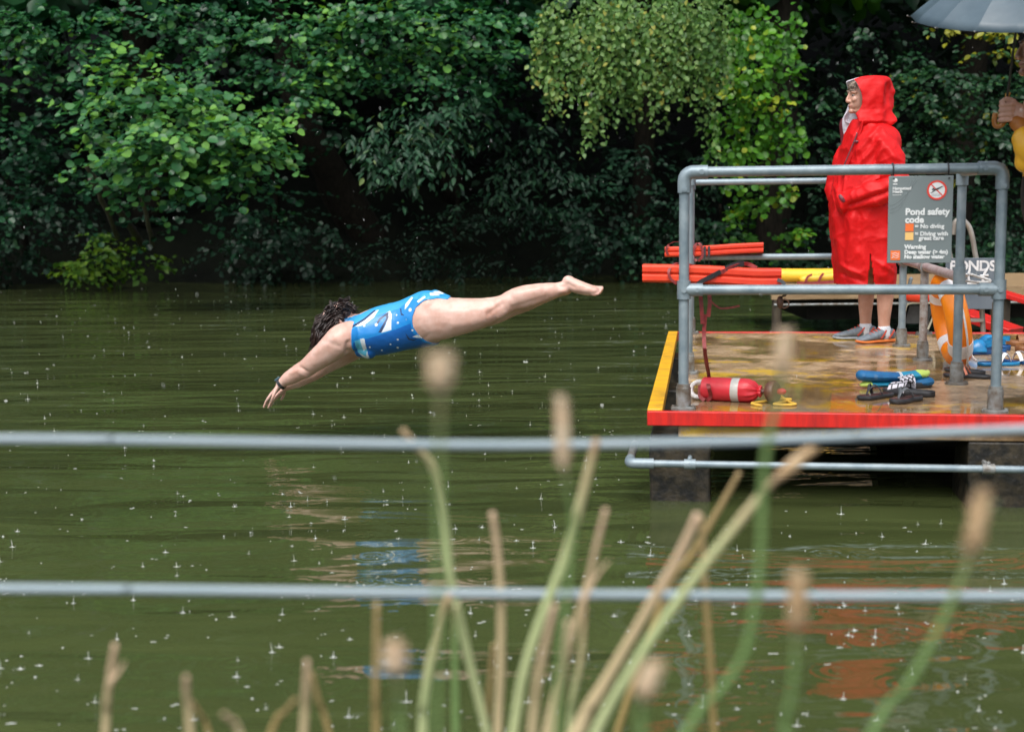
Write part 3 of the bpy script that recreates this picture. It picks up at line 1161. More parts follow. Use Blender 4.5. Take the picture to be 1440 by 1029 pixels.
def check_mat():
    m, nt, b, out = nodes_of('white_black_check_band')
    tc = N(nt, 'ShaderNodeTexCoord')
    mp = N(nt, 'ShaderNodeMapping')
    mp.inputs['Rotation'].default_value = (0, 0, 0.5)
    br = N(nt, 'ShaderNodeTexBrick', i_Scale=1.0, i_Mortar_Size=0.0035, i_Brick_Width=0.03, i_Row_Height=0.022)
    br.inputs['Color1'].default_value = br.inputs['Color2'].default_value = (0.66, 0.64, 0.70, 1)
    br.inputs['Mortar'].default_value = (0.015, 0.015, 0.02, 1)
    nt.links.new(tc.outputs['Object'], mp.inputs['Vector'])
    nt.links.new(mp.outputs['Vector'], br.inputs['Vector'])
    nt.links.new(br.outputs['Color'], b.inputs['Base Color'])
    b.inputs['Roughness'].default_value = 0.5
    return m


M_CHECK = check_mat()


def sole_ring(p, d, L, W, z, grow=0.0):
    s = UP.cross(d)
    out = []
    prof = [(0, 0.0), (.03, .36), (.10, .62), (.22, .72), (.42, .66), (.60, .84), (.76, 1.0), (.88, .92), (.96, .62), (1.0, .15)]
    for t, wv in prof:
        out.append(p + d * ((t - .5) * L + (t - .5) * grow * 2) + s * (wv * W / 2 + grow) + UP * z)
    for t, wv in prof[::-1]:
        out.append(p + d * ((t - .5) * L + (t - .5) * grow * 2) - s * (wv * W / 2 * (1.0 if t < .8 else .9) + grow) + UP * z)
    return out


def shoe(name, p, d, L, W, h, msole, mbed, label, cat, group, tilt=0.0):
    root = thing(name, p, label, cat, group)
    d = V((d.x, d.y, 0)).normalized()
    mb = MB()
    mb.rings([sole_ring(p, d, L, W, .001, -.004), sole_ring(p, d, L, W, .006), sole_ring(p, d, L, W, h - .003), sole_ring(p, d, L, W, h, -.003)])
    so = build('sole', mb, msole, root, sharp=50)
    mb = MB()
    r = sole_ring(p, d, L, W, h + .0012, -.008)
    mb.add(r, [tuple(range(len(r)))])
    build('footbed', mb, mbed, so, smooth=False)
    return root, d


def flip_flop(p, d, L, W, h, msole, mbed, mstrap, label, group, sw=.008):
    root, d = shoe('flip_flop', p, d, L, W, h, msole, mbed, label, 'flip-flop', group)
    s = UP.cross(d)
    mb = MB()
    t0 = p + d * (.29 * L) + UP * h
    for sg in (1, -1):
        e = p - d * (.03 * L) + s * (sg * W * .40) + UP * h
        pts = [t0, t0 + UP * .022 - d * .01, t0 * .55 + e * .45 + UP * .048, t0 * .25 + e * .75 + UP * .034, e]
        mb.tube(curve(pts, 4), [(sw * (.55 + .45 * min(1, k / 8)), .003) for k in range(17)], 8, flat=s + UP * .3)
    build('strap', mb, mstrap, root)
    return root


def slide(p, d, L, W, h, label, group):
    root, d = shoe('slide_sandal', p, d, L, W, h, M_SHOEK, M_SHOEG, label, 'sandal', group)
    s = UP.cross(d)
    mb = MB()
    rs = []
    for k in range(15):
        t = PI * k / 14
        c = p + s * (math.cos(t) * W * .50) + UP * (h * .5 + .056 * math.sin(t))
        lo, hi = -.02, .30
        sk = .06 * math.cos(t)
        nrm = (s * math.cos(t) + UP * math.sin(t)).normalized() * .003
        rs.append([c + d * ((lo + sk) * L) - nrm, c + d * ((hi + sk) * L) - nrm - UP * .012 * math.sin(t), c + d * ((hi + sk) * L) + nrm - UP * .012 * math.sin(t), c + d * ((lo + sk) * L) + nrm])
    mb.rings(rs)
    build('band', mb, M_CHECK, root)
    return root


def dk(px, py): return PZ(px, py, ZD)


g = 'slides with white check bands beside the blue towel'
slide(dk(1278, 556), dk(1245, 551) - dk(1318, 556), .255, .095, .030, 'black slide sandal with white check band, nearer of the two', g)
slide(dk(1281, 546), dk(1250, 549) - dk(1316, 544), .255, .095, .030, 'dark slide sandal with white check band, tucked against the blue towel', g)
g = 'black flip-flops beside the slides'
flip_flop(dk(1275, 565), dk(1244, 568) - dk(1304, 558), .225, .088, .022, M_SHOEK, M_FOOTBED, M_SHOEG, 'black flip-flop in front of the white banded slides, nearest the red edge', g, .010)
flip_flop(dk(1232, 560), dk(1203, 563) - dk(1262, 556), .225, .088, .020, M_SHOEK, M_FOOTBED, M_SHOEK, 'black flip-flop lying furthest left in front of the blue towel', g)
g = 'dark flip-flops with coral straps behind the rail post'
flip_flop(dk(1360, 531), dk(1326, 529) - dk(1394, 533), .25, .092, .02, M_SHOEK, M_SHOEK, M_CORAL, 'dark flip-flop with coral straps, nearer the camera, by the rail post', g)
flip_flop(dk(1357, 524), dk(1324, 521) - dk(1390, 528), .25, .092, .02, M_SHOEK, M_SHOEK, M_CORAL, 'dark flip-flop with coral straps, further one behind the rail post', g)
g = 'navy flip-flops with white straps'
flip_flop(dk(1404, 514), dk(1430, 513) - dk(1380, 514), .25, .092, .022, M_BLUE, M_NAVY, M_WHITE, 'blue flip-flop with white straps standing just right of the corner post', g, .011)
flip_flop(dk(1440, 512), dk(1414, 509) - dk(1470, 514), .25, .092, .022, M_NAVY, M_TAN, M_WHITE, 'dark blue flip-flop with white straps at the right edge', g, .011)
g = 'brown sandals'
for q, lab in ((dk(1445, 486), 'brown leather sandal further back by the blue clogs'), (dk(1458, 494), 'brown leather sandal nearer at the right edge')):
    root, d = shoe('leather_sandal', q, V((-1, .15, 0)), .26, .10, .035, M_TAN, M_TAN, lab, 'sandal', g)
    s = UP.cross(d)
    for t in (-.18, .18):
        mb = MB()
        ribbon(mb, [q + d * (t * .26) + s * (math.cos(a) * .048) + UP * (.02 + .05 * math.sin(a)) for a in [PI * k / 12 for k in range(13)]], d, .018, .003)
        build('strap', mb, M_TAN, root)


def clog(p, d, L, W, label, group):
    d = V((d.x, d.y, 0)).normalized()
    root, d = shoe('rubber_clog', p, d, L, W, .035, M_NAVY, M_NAVY, label, 'clog', group)
    s = UP.cross(d)
    mb = MB()
    rs = []
    for t, h, wv in ((.02, .050, .50), (.10, .070, .54), (.22, .072, .54), (.34, .055, .50), (.44, .032, .34)):
        c = p + d * (t * L)
        rs.append([c + s * (math.cos(a) * wv * W) + UP * (.02 + h * max(0, math.sin(a)) - .012 * max(0, -math.sin(a))) for a in [2 * PI * k / 18 for k in range(18)]])
    mb.rings(rs)
    build('upper', mb, M_BLUE, root)
    mb = MB()
    pts = [p + d * (.04 * L) + s * (W * .52) + UP * .06, p - d * (.25 * L) + s * (W * .45) + UP * .075, p - d * (.46 * L) + UP * .075, p - d * (.25 * L) - s * (W * .45) + UP * .075, p + d * (.04 * L) - s * (W * .52) + UP * .06]
    ribbon(mb, curve(pts, 5), UP, .013, .003)
    build('heel_strap', mb, M_BLUE, root)


g = 'blue rubber clogs'
clog(dk(1386, 498), dk(1360, 498) - dk(1420, 498), .25, .095, 'blue rubber clog nearest in front of the corner post', g)
clog(dk(1397, 491), dk(1362, 489) - dk(1420, 495), .25, .095, 'blue rubber clog, further one half hidden by the corner post', g)

# rolled blue and lime swim towel
tw = thing('rolled_towel', dk(1258, 545), 'blue towel rolled up with pale lime ends, lying behind the slides', 'towel')
r_ = (dk(1308, 543) - dk(1210, 545)).normalized()
fw = UP.cross(r_)
TY = dk(1258, 545)
def TWp(px, py): return PP(px, py, TY, fw)
def roll(pts, ra, rb, m, nm, parent):
    mb = MB()
    mb.limb([TWp(*p) for p in pts], [q / 300 for q in ra], [q / 300 for q in rb], fw, 16, 5)
    # folds in the cloth
    for i, p in enumerate(mb.v):
        mb.v[i] = p + UP * (.002 * noise.noise(p * 45)) + fw * (.002 * noise.noise(p * 30 + V((3, 1, 2))))
    return build(nm, mb, m, parent)
roll([(1212, 528), (1230, 529), (1262, 530), (1266, 530)], [8.5, 8, 7, 6.5], [15, 15, 13, 12], M_DTEAL, 'rolled_end', tw)
roll([(1262, 529.5), (1280, 528), (1291, 527)], [6.5, 7, 7], [12, 13, 13], M_TEAL, 'rolled_end', tw)
roll([(1291, 526), (1300, 525.5), (1304, 524)], [7, 6, 4], [13, 11, 7], M_LIME, 'lime_end', tw)
roll([(1287, 538), (1300, 536), (1306, 536)], [8, 8, 7], [16, 17, 14], M_DTEAL, 'bundle', tw)
roll([(1224, 540), (1240, 540), (1262, 539)], [4.5, 4.5, 4.5], [12, 12, 12], M_TEAL, 'lower_layer', tw)
roll([(1212, 541), (1217, 540), (1223, 540)], [3, 4.6, 4.8], [7, 11, 12.5], M_LIME, 'lime_end', tw)
mb = MB()
c = TWp(1263, 530)
mb.torus(c, fw, UP, .030, .003, 20, 6)
mb.torus(c + r_ * .008, fw, UP, .030, .003, 20, 6)
mb.v = [c + r_ * (p - c).dot(r_) + fw * ((p - c).dot(fw) * 1.5) + UP * ((p - c).dot(UP) * .85) for p in mb.v]
build('tie_cord', mb, M_WHITE, tw)

# ------------------------------------------------------------------ beyond the platform: jetty, yellow tube, ladder, board
ZJ = 0.50
jy0 = 13.2
jet = thing('wooden_jetty', P(1300, 420, jy0), 'low wooden jetty across the water behind the platform', 'jetty')
jx0 = P(1084, 412, jy0).x
mb = MB()
for k in range(16):
    y = jy0 + .02 + k * .148
    mb.box(V((jx0 + 4.5, y + .07, ZJ - .02)), ((1, 0, 0), (0, 1, 0), UP), (4.5, .069, .02))
build('decking', mb, M_WOOD, jet, smooth=False, bevel=.004)
mb = MB()
mb.box(V((jx0 + 4.5, jy0 - .022, ZJ - .055)), ((1, 0, 0), (0, 1, 0), UP), (4.5, .02, .045))
build('fascia_board', mb, M_WOOD, jet, smooth=False)
mb = MB()
mb.tube([V((jx0 + .02, jy0 - .05, ZJ - .15)), V((jx0 + 9, jy0 - .05, ZJ - .15))], .012, 8)
build('bumper_pipe', mb, M_GALVD, jet)
mb = MB()
mb.box(V((jx0 + 4.8, jy0 + 1.1, ZJ - .2)), ((1, 0, 0), (0, 1, 0), UP), (4.4, .9, .12))
build('float', mb, M_SOFFIT, jet, smooth=False)
for x in (jx0 + .06, jx0 + 2.2, jx0 + 4.4, jx0 + 6.6):
    mb = MB()
    mb.tube([V((x, jy0 + .0, -.6)), V((x, jy0 + .0, ZJ - .1))], .05, 10)
    build('pile', mb, M_WOODD, jet)

yb = jy0 + .9
def JT(px, py, Y=yb): return P(px, py, Y)
yt = thing('rescue_tube', JT(1140, 397), 'bright yellow rescue tube lying on the jetty beside the red coat', 'rescue tube', 'rescue tubes')
sY = FPX / yb
mb = MB()
mb.limb([JT(1098, 387), JT(1130, 387.5), JT(1172, 386.5)], [9.5 / sY, 9.7 / sY, 9 / sY], [11 / sY] * 3, (0, 1, 0), 16, 5)
build('foam_body', mb, M_TUBEY, yt)
mb = MB()
mb.limb([JT(1130, 393, yb - .1), JT(1150, 391.5, yb - .1), JT(1178, 388.5, yb - .1)], [5.5 / sY, 6 / sY, 6.5 / sY], [6 / sY] * 3, (0, 1, 0), 12, 4)
build('foam_flap', mb, M_TUBEY, yt)
mb = MB()
fr = V((0, -.10, 0))
for pts in ([(1128, 395), (1131, 388), (1137, 385)], [(1146, 395), (1149, 388), (1153, 383)]):
    ribbon(mb, curve([JT(*p) + fr * 1.7 for p in pts], 4), V((1, 0, 0)), .012)
ribbon(mb, curve([JT(1118, 397.5) + fr, JT(1140, 396.5) + fr * 2, JT(1172, 394) + fr * 2], 4), UP, .016)
build('strap', mb, M_STRAP, yt)

# red upturned board between platform and jetty
rb_ = thing('red_plank', P(1385, 455, 10.2), 'red painted plank sloping down behind the railing posts', 'plank')
mb = MB()
q0, q1 = P(1345, 437, 10.35), P(1428, 467, 10.0)
dq = (q1 - q0).normalized()
mb.box((q0 + q1) / 2, (dq, V((-dq.y, dq.x, 0)), dq.cross(V((-dq.y, dq.x, 0)))), ((q1 - q0).length / 2, .12, .03))
build('board', mb, M_REDP, rb_, bevel=.006)
mb = MB()
for t in (.12, .88):
    q = q0 * (1 - t) + q1 * t
    mb.box(V((q.x, q.y, (q.z - .9) / 2)), ((1, 0, 0), (0, 1, 0), UP), (.03, .03, (q.z + .9) / 2 - .03))
build('support_leg', mb, M_WOODD, rb_)
rs_ = thing('red_plank', P(1430, 418, 12.3), 'thin red plank at the far right beyond the corner post', 'plank')
mb = MB()
q0, q1 = P(1405, 411, 12.4), P(1475, 432, 12.0)
dq = (q1 - q0).normalized()
mb.box((q0 + q1) / 2, (dq, V((-dq.y, dq.x, 0)), dq.cross(V((-dq.y, dq.x, 0)))), ((q1 - q0).length / 2, .08, .022))
build('board', mb, M_REDP, rs_, bevel=.005)
mb = MB()
for t in (.15, .85):
    q = q0 * (1 - t) + q1 * t
    mb.box(V((q.x, q.y, (q.z - .9) / 2)), ((1, 0, 0), (0, 1, 0), UP), (.03, .03, (q.z + .9) / 2 - .025))
build('support_leg', mb, M_WOODD, rs_)

# chair / bench back seen between the man's legs and the lifebuoy
st = thing('folding_chair', dk(1285, 466) , 'dark folding chair with pale metal frame behind the short railing posts', 'chair')
uc = DEPTH - .22
def CH(px, py, u=uc): return PP(px, py, K(0, u), DK_U)
mb = MB()
for off in (0, .16):
    mb.tube(curve([CH(1266, 463, uc + off), CH(1272, 440, uc + off), CH(1278, 427, uc + off), CH(1300, 426, uc + off), CH(1316, 428, uc + off), CH(1312, 445, uc + off), CH(1305, 463, uc + off)], 4), .007, 8)
build('frame', mb, mat('pale_metal_tube', (0.42, 0.42, 0.30), (0.5, 0.5, 0.4), rough=.35, metal=.3), st)
mb = MB()
mb.add([CH(1279, 430, uc + .08), CH(1313, 430, uc + .08), CH(1305, 455, uc + .08), CH(1272, 455, uc + .08), CH(1279, 430, uc + .09), CH(1313, 430, uc + .09), CH(1305, 455, uc + .09), CH(1272, 455, uc + .09)],
       [(0, 1, 2, 3), (7, 6, 5, 4), (0, 4, 5, 1), (1, 5, 6, 2), (2, 6, 7, 3), (3, 7, 4, 0)])
build('seat_back', mb, mat('dark_grey_canvas', (0.03, 0.035, 0.035), (0.05, 0.055, 0.055), rough=.7, scale=20), st)
mb = MB()
mb.limb([CH(1276, 416), CH(1290, 417), CH(1302, 419)], [.035, .04, .035], [.03, .03, .03], DK_U, 12, 4)
o = build('red_bundle', mb, M_TUBE)
tag(o, 'small orange red bundle resting on the folding chair', 'bundle')
mb = MB()
mb.limb([CH(1262, 470), CH(1270, 440), CH(1278, 405), CH(1281, 392)], [.013] * 4, [.013] * 4, DK_U, 10, 4)
o = build('leaning_pole', mb, M_GALV)
tag(o, 'grey metal pole leaning behind the short railing posts', 'pole')

# ladder with hooped handrails at the rear of the platform
ld = thing('pool_ladder', K(0, DEPTH) + DK_R * 2.3, 'steel swimming ladder with hooped handrails at the rear of the platform', 'ladder')
M_STEEL = mat('dull_stainless', (0.28, 0.26, 0.23), (0.38, 0.36, 0.32), rough=.35, metal=.5, scale=12)
uL = DEPTH + .06
def LP(px, py, u=uL): return PP(px, py, K(0, u), DK_U)
for dx in (0, -36):
    mb = MB()
    pts = [LP(1340 + dx, 330), LP(1343 + dx, 313), LP(1352 + dx, 309), LP(1362 + dx, 318), LP(1367 + dx, 333), LP(1371 + dx, 355), LP(1376 + dx, 385), LP(1381 + dx, 440), LP(1384 + dx, 500)]
    mb.tube(curve(pts, 6), .019, 12)
    build('handrail', mb, M_STEEL, ld)
for y in (372, 398, 424, 450):
    mb = MB()
    a_, b_2 = LP(1336 + (y - 360) * .1, y), LP(1374 + (y - 360) * .1, y)
    mb.box((a_ + b_2) / 2, AX, ((b_2 - a_).length / 2, .035, .012))
    build('rung', mb, M_STEEL, ld, bevel=.003)

# slate notice board with chalk writing
uS = DEPTH - .02
def SB(px, py, u=uS): return PP(px, py, K(0, u), DK_U)
bd = thing('chalk_board', SB(1370, 462), 'dark slate board with white chalk letters behind the corner post', 'notice board')
TLb = SB(1330, 363)
wB, hB = .36, .36
mb = MB()
mb.box(TLb + DK_R * wB / 2 - UP * hB / 2, AX, (wB / 2, .008, hB / 2))
build('board', mb, M_SLAB, bd, bevel=.003)
for x in (.03, wB - .03):
    mb = MB()
    q = TLb + DK_R * x - UP * hB
    mb.tube([q + UP * .05, V((q.x, q.y, ZD))], .012, 8)
    build('stand_leg', mb, M_WOODD, bd)
fr = TLb - DK_U * .0095
text('chalk_letters', 'PONDS', fr + DK_R * .025 - UP * .088, .100, M_CHALK, bd, bold=.003, spacing=.92)
mb = MB()
def CB(px, py): return SB(px, py, uS - .0105)
for pts in ([(1363, 381), (1362, 390), (1364, 400)], [(1388, 379), (1384, 386), (1382, 394), (1386, 399)], [(1357, 386), (1368, 386)], [(1378, 388), (1390, 387)], [(1360, 399), (1373, 398)]):
    mb.tube(curve([CB(*p) for p in pts], 4), .009, 6)
build('chalk_strokes', mb, M_CHALK, bd)
# ------------------------------------------------------------------ the diver
def skin_mat(name, c1, c2, rough=.42):
    return mat(name, c1, c2, rough=rough, scale=11, detail=7, bump=.22, bscale=55, sss=.10, bdist=.004, rvar=.14, lo=.3, hi=.7)


M_SKIN = skin_mat('pale_skin', (0.52, 0.29, 0.225), (0.66, 0.455, 0.39))
M_SKINM = skin_mat('ruddy_skin', (0.46, 0.235, 0.165), (0.58, 0.35, 0.27))
M_LIP = mat('lip_skin', (0.36, 0.12, 0.10), None, rough=.4)
M_EYE = mat('eye_white', (0.30, 0.27, 0.25), None, rough=.3)
M_IRIS = mat('dark_iris', (0.02, 0.015, 0.012), None, rough=.1)
M_NAIL = mat('fingernail', (0.62, 0.38, 0.32), None, rough=.25)


def hair_mat(name, c1, c2):
    m = mat(name, c1, c2, rough=.38, scale=14, stretch=(1, 1, 1))
    return m


M_HAIR = hair_mat('dark_brown_hair', (0.008, 0.005, 0.005), (0.030, 0.016, 0.013))
M_HAIRG = hair_mat('sandy_grey_hair', (0.16, 0.12, 0.09), (0.28, 0.22, 0.17))
M_HAIRB = hair_mat('brown_hair', (0.05, 0.025, 0.012), (0.10, 0.05, 0.025))

DVY = 7.75
dv_dir = V((DK_R.x, DK_R.y, 0)).normalized()       # the diver travels towards -DK_R
dv_n = DK_U
dv_pt = P(600, 460, DVY)
SD = FPX / DVY                                      # px per metre at the diver


def D(px, py, off=0.0):
    """off in px towards the camera"""
    return PP(px, py, dv_pt, dv_n) - dv_n * (off / SD)


def dl(mb, pts, r, w=None, res=6, seg=40):
    P3 = [D(*p) for p in pts]
    mb.limb(P3, [q / SD for q in r], [q / SD for q in (w or r)], dv_n, seg, res)


def finger(mb, pts, r, side):
    mb.limb(pts, r, r, side, 10, 4)


def dive_hand(mb, wx, wy, tx, ty, off, lead):
    """flat hand seen nearly edge on, palm down, fingers together and slightly spread across the depth"""
    a, t = D(wx, wy, off), D(tx, ty, off)
    ax = (t - a)
    L = ax.length
    ax.normalize()
    n = ax.cross(dv_n).normalized()
    if n.z < 0:
        n = -n
    pm = [a, a + ax * .03, a + ax * .07, a + ax * .095]
    mb.limb(pm, [.016, .015, .0135, .011], [.026, .034, .040, .038], dv_n, 16, 4)
    for i, (s, l, c) in enumerate(((-.030, .060, .1), (-.010, .078, .05), (.010, .082, .06), (.030, .070, .12))):
        b = a + ax * .088 + dv_n * s
        e = dv_n * (s * .02)
        p = [b, b + ax * (l * .4) + e * .5 - n * .001, b + ax * (l * .72) + e * .8 - n * (.004 + .01 * c), b + ax * l + e - n * (.010 + .03 * c)]
        finger(mb, p, [.0092, .0086, .0078, .0062], dv_n)
    b = a + ax * .022 - dv_n * (.030 * lead)
    finger(mb, [b, b + ax * .025 - dv_n * (.016 * lead) - n * .012, b + ax * .05 - dv_n * (.020 * lead) - n * .022, b + ax * .07 - dv_n * (.018 * lead) - n * .027], [.013, .011, .0095, .0075], dv_n)


mb = MB()
# trunk
dl(mb, [(494, 471, 0), (508, 470, 0), (530, 466, 0), (550, 461.5, 0), (570, 457, 0), (590, 451.5, 0), (607, 446.5, 0), (622, 445, 0)],
   [21, 28.5, 33.5, 34, 34.5, 37, 38, 29], [40, 41, 40, 35, 33.5, 39, 42, 36])
# bust hanging below the chest
for s in (1, -1):
    dl(mb, [(512, 484, 16 * s), (522, 489, 17 * s)], [16, 13], [17, 14])
# buttocks
for s in (1, -1):
    dl(mb, [(607, 434, 17 * s), (620, 436, 17 * s)], [25, 21], [22, 20])
# shoulders, arms
for s, sh in ((1, 0), (-1, 1)):
    o = 37 * s
    if s > 0:
        pts = [(503, 467, o * .72), (490, 474, o), (474, 487, o * .96), (455, 501.5, o * .8), (437, 515, o * .62), (426, 521, o * .5), (412, 529, o * .4), (404, 534, o * .34), (397.5, 539, o * .30)]
        rr = [20, 21.5, 18.6, 15.4, 13.0, 12.2, 10.2, 8.2, 6.5]
        ww = [18, 20, 18, 16, 13, 13, 11, 9, 7.6]
    else:
        pts = [(500, 480, o * .72), (488, 489, o), (472, 501, o * .96), (455, 512, o * .8), (438, 524, o * .62), (427, 530, o * .5), (415, 537, o * .4), (406, 541.5, o * .32), (399.5, 545, o * .28)]
        rr = [22, 21, 18, 15, 12.5, 12, 10.3, 8.2, 6.4]
        ww = [20, 20, 18, 15, 12.5, 12, 10.5, 8.6, 7.4]
    dl(mb, pts, rr, ww)
dive_hand(mb, 397, 540, 371.5, 570, 10, 1)
dive_hand(mb, 398.5, 546, 376, 569, -12, -1)
# neck and head (face turned down to the water)
dl(mb, [(500, 458, 0), (490, 455, 0), (482, 452, 0)], [17, 15, 15], [17, 15, 15])
hd_c = D(478, 453, 0)
hf = (D(469, 477, 0) - D(478, 453, 0)).normalized()         # facing
hu = (D(452, 443, 0) - D(475, 452, 0)).normalized()         # crown
hu = (hu - hf * hu.dot(hf)).normalized()
hl = -dv_n


def head_shapes(mb, c, F, U, L, s=1.0, male=True):
    """skull, jaw, brow, nose, lips, ears; c is the centre of the skull, s scale (1 = 0.23 m tall head)"""
    F, U, L = F.normalized(), U.normalized(), L.normalized()
    def q(f, u, l): return c + (F * f + U * u + L * l) * s
    ax = (F, L, U)
    mb.ball(q(-.012, .022, 0), ax, (.098 * s, .076 * s, .090 * s), 24, 14)
    mb.limb([q(.012, .02, 0), q(.030, -.03, 0), q(.034, -.075, 0), q(.038, -.098, 0)], [.070 * s, .060 * s, .048 * s, .026 * s], [.068 * s, .062 * s, .050 * s, .030 * s], L, 20, 4)
    jaw = .012 if male else .006
    for g in (1, -1):
        mb.limb([q(-.012, -.035, .050 * g), q(.012, -.080, .044 * g), q(.05, -.098, .018 * g)], [.022 * s, (.018 + jaw * .3) * s, .016 * s], [.016 * s, .015 * s, .016 * s], L, 12, 4)
        mb.ball(q(.068, -.025, .034 * g), ax, (.020 * s, .022 * s, .020 * s), 14, 8)            # cheekbone
        mb.limb([q(.080, .022, .014 * g), q(.082, .026, .032 * g), q(.066, .020, .052 * g)], [.011 * s, .011 * s, .009 * s], [.011 * s] * 3, U, 10, 4)   # brow
        mb.limb([q(-.012, -.002, .074 * g), q(-.018, .012, .082 * g), q(-.020, -.018, .080 * g), q(-.010, -.034, .074 * g)], [.010 * s, .014 * s, .011 * s, .008 * s], [.006 * s] * 4, L, 10, 4)
        mb.ball(q(.100, -.036, .013 * g), ax, (.011 * s, .010 * s, .009 * s), 10, 6)           # nostril
    mb.limb([q(.086, .018, 0), q(.099, -.005, 0), q(.107, -.028, 0), q(.103, -.036, 0)], [.009 * s, .009 * s, .0110 * s, .009 * s], [.008 * s, .009 * s, .012 * s, .010 * s], L, 12, 4)
    mb.limb([q(.078, -.060, -.022), q(.093, -.058, 0), q(.078, -.060, .022)], [.0075 * s] * 3, [.0075 * s] * 3, U, 10, 4)
    mb.limb([q(.076, -.071, -.020), q(.090, -.070, 0), q(.076, -.071, .020)], [.0085 * s] * 3, [.0085 * s] * 3, U, 10, 4)
    mb.ball(q(.080, -.098, 0), ax, (.020 * s, .022 * s, .018 * s), 14, 8)


def face_parts(parent, c, F, U, L, s, hairm, brow=True):
    def q(f, u, l): return c + (F * f + U * u + L * l) * s
    ax = (F, L, U)
    for g in (1, -1):
        mb = MB(); mb.ball(q(.0715, .003, .031 * g), ax, (.0115 * s, .0115 * s, .0085 * s), 14, 9)
        e = build('eye', mb, M_EYE, parent)
        mb = MB(); mb.ball(q(.0805, .002, .031 * g), ax, (.0036 * s, .0066 * s, .0056 * s), 12, 6)
        build('iris', mb, M_IRIS, e)
        mb = MB()
        mb.limb([q(.091, .030, .014 * g), q(.093, .036, .032 * g), q(.075, .031, .053 * g)], [.0040 * s, .0045 * s, .003 * s], [.004 * s, .004 * s, .003 * s], U, 8, 4)
        build('eyebrow', mb, hairm, parent)
    mb = MB()
    mb.limb([q(.081, -.0650, -.024), q(.0990, -.0645, 0), q(.081, -.0650, .024)], [.0035 * s] * 3, [.003 * s] * 3, U, 8, 4)
    build('mouth', mb, M_LIP, parent)


head_shapes(mb, hd_c, hf, hu, hl, .98, False)
# legs: near (left) and far
for s in (1, -1):
    o = 17 * s
    if s > 0:
        pts = [(606, 447, o), (622, 446, o), (640, 444.5, o), (660, 442, o), (680, 438, o * .95), (698, 432.5, o * .85), (711, 427.5, o * .8), (724, 421, o * .75), (740, 416.5, o * .7), (757, 412.5, o * .65), (774, 408.5, o * .6), (786, 406.2, o * .55), (795, 404, o * .5)]
        rr = [33, 31, 27.5, 24.2, 20.5, 16.5, 14.6, 15.3, 16, 14.3, 11.6, 9.6, 9.6]
    else:
        pts = [(606, 450, o), (622, 449, o), (640, 447, o), (660, 446, o), (678, 443, o * .95), (692, 442, o * .85), (703, 439.5, o * .8), (719, 431, o * .75), (738, 423.5, o * .7), (757, 416.5, o * .65), (774, 411.5, o * .6), (787, 408.5, o * .5), (796, 406, o * .45)]
        rr = [32, 30, 26, 22, 19, 16, 14, 14.5, 15, 13.5, 11, 9.2, 9.2]
    dl(mb, pts, rr, [q * w for q, w in zip(rr, [.75, .8, .85, .9, .95, 1, 1, 1, 1, 1, 1, .9, .85])])
    # kneecap
    kx, ky = (707, 439) if s > 0 else (699, 448)
    dl(mb, [(kx - 4, ky - 1, o * .85), (kx + 4, ky - 3, o * .82)], [6, 5.5], [8, 8])
    # foot, sole turned up
    f0 = o * .5
    dy = 0 if s > 0 else 1.5
    dl(mb, [(799, 394 + dy, f0), (805, 399.5 + dy, f0), (816, 404 + dy, f0), (828, 407 + dy, f0 * 1.02), (837, 408 + dy, f0 * 1.02)], [7.8, 9.5, 9.3, 8.2, 6.0], [7, 8, 9.2, 11.2, 11.0])
    for k, (dyk, l, rk) in enumerate(((-8.2, 8.6, 3.4), (-3.8, 8.4, 2.6), (0, 7.6, 2.5), (3.6, 6.4, 2.4), (7.2, 4.8, 2.3))):
        kk = f0 * 1.02 + dyk * s
        yk = 407.6 + dy + (k - 1.6) * 1.9
        dl(mb, [(834, yk, kk), (835.5 + l * .6, yk + .6, kk), (838 + l, yk, kk)], [rk * 1.15, rk, rk * .85], None, 4, 12)

body = remesh(mb, .0046, 14, .5)
root_at = D(570, 457, 0)
diver = thing('person', V((root_at.x, root_at.y, root_at.z - .14)), 'woman in a blue patterned swimsuit diving head first over the pond', 'person')
bc = coords(body)
bnrm = normals(body)
offd = (bc - np.array(dv_pt)) @ np.array(dv_n)
bx_, by_ = proj_np(bc - np.outer(offd, np.array(dv_n)))
nearside = np.clip(-offd * SD / 6 + .2, 0, 1) * np.clip(-(bnrm @ np.array(dv_n)) * 1.6 + .25, 0, 1)
adj = np.zeros(len(bc))
for x0, y0, x1, y1, wd, am in ((503, 474, 500, 494, 3.2, -.012), (505, 488, 488, 503, 3.5, -.008), (431, 511, 444, 519, 2.6, -.007), (430, 519, 441, 527, 3.5, .005), (470, 473, 495, 482, 4, -.004), (455, 492, 488, 468, 5, .004), (415, 522, 430, 516, 3, .004), (640, 428, 700, 424, 5, -.0045), (640, 455, 690, 446, 7, .005), (690, 440, 712, 424, 4, -.006), (703, 446, 716, 437, 4, .006), (722, 432, 775, 415, 4.5, -.005), (724, 412, 765, 404, 6, .005), (782, 400, 798, 402, 3, -.004), (788, 409, 797, 408, 3.2, .007), (798, 397, 812, 404, 2.6, -.004), (808, 411, 832, 412, 3, -.003), (816, 399, 834, 404, 3, .003), (598, 476, 612, 466, 4, -.004), (640, 421, 690, 420, 4, .003)):
    d_ = np.array([x1 - x0, y1 - y0], float); l_ = np.hypot(*d_); d_ /= l_
    u_ = (bx_ - x0) * d_[0] + (by_ - y0) * d_[1]
    v_ = (bx_ - x0) * -d_[1] + (by_ - y0) * d_[0]
    adj += am * np.exp(-(v_ / wd) ** 2) * np.clip(np.minimum(u_, l_ - u_) / 5 + .5, 0, 1)
adj *= nearside
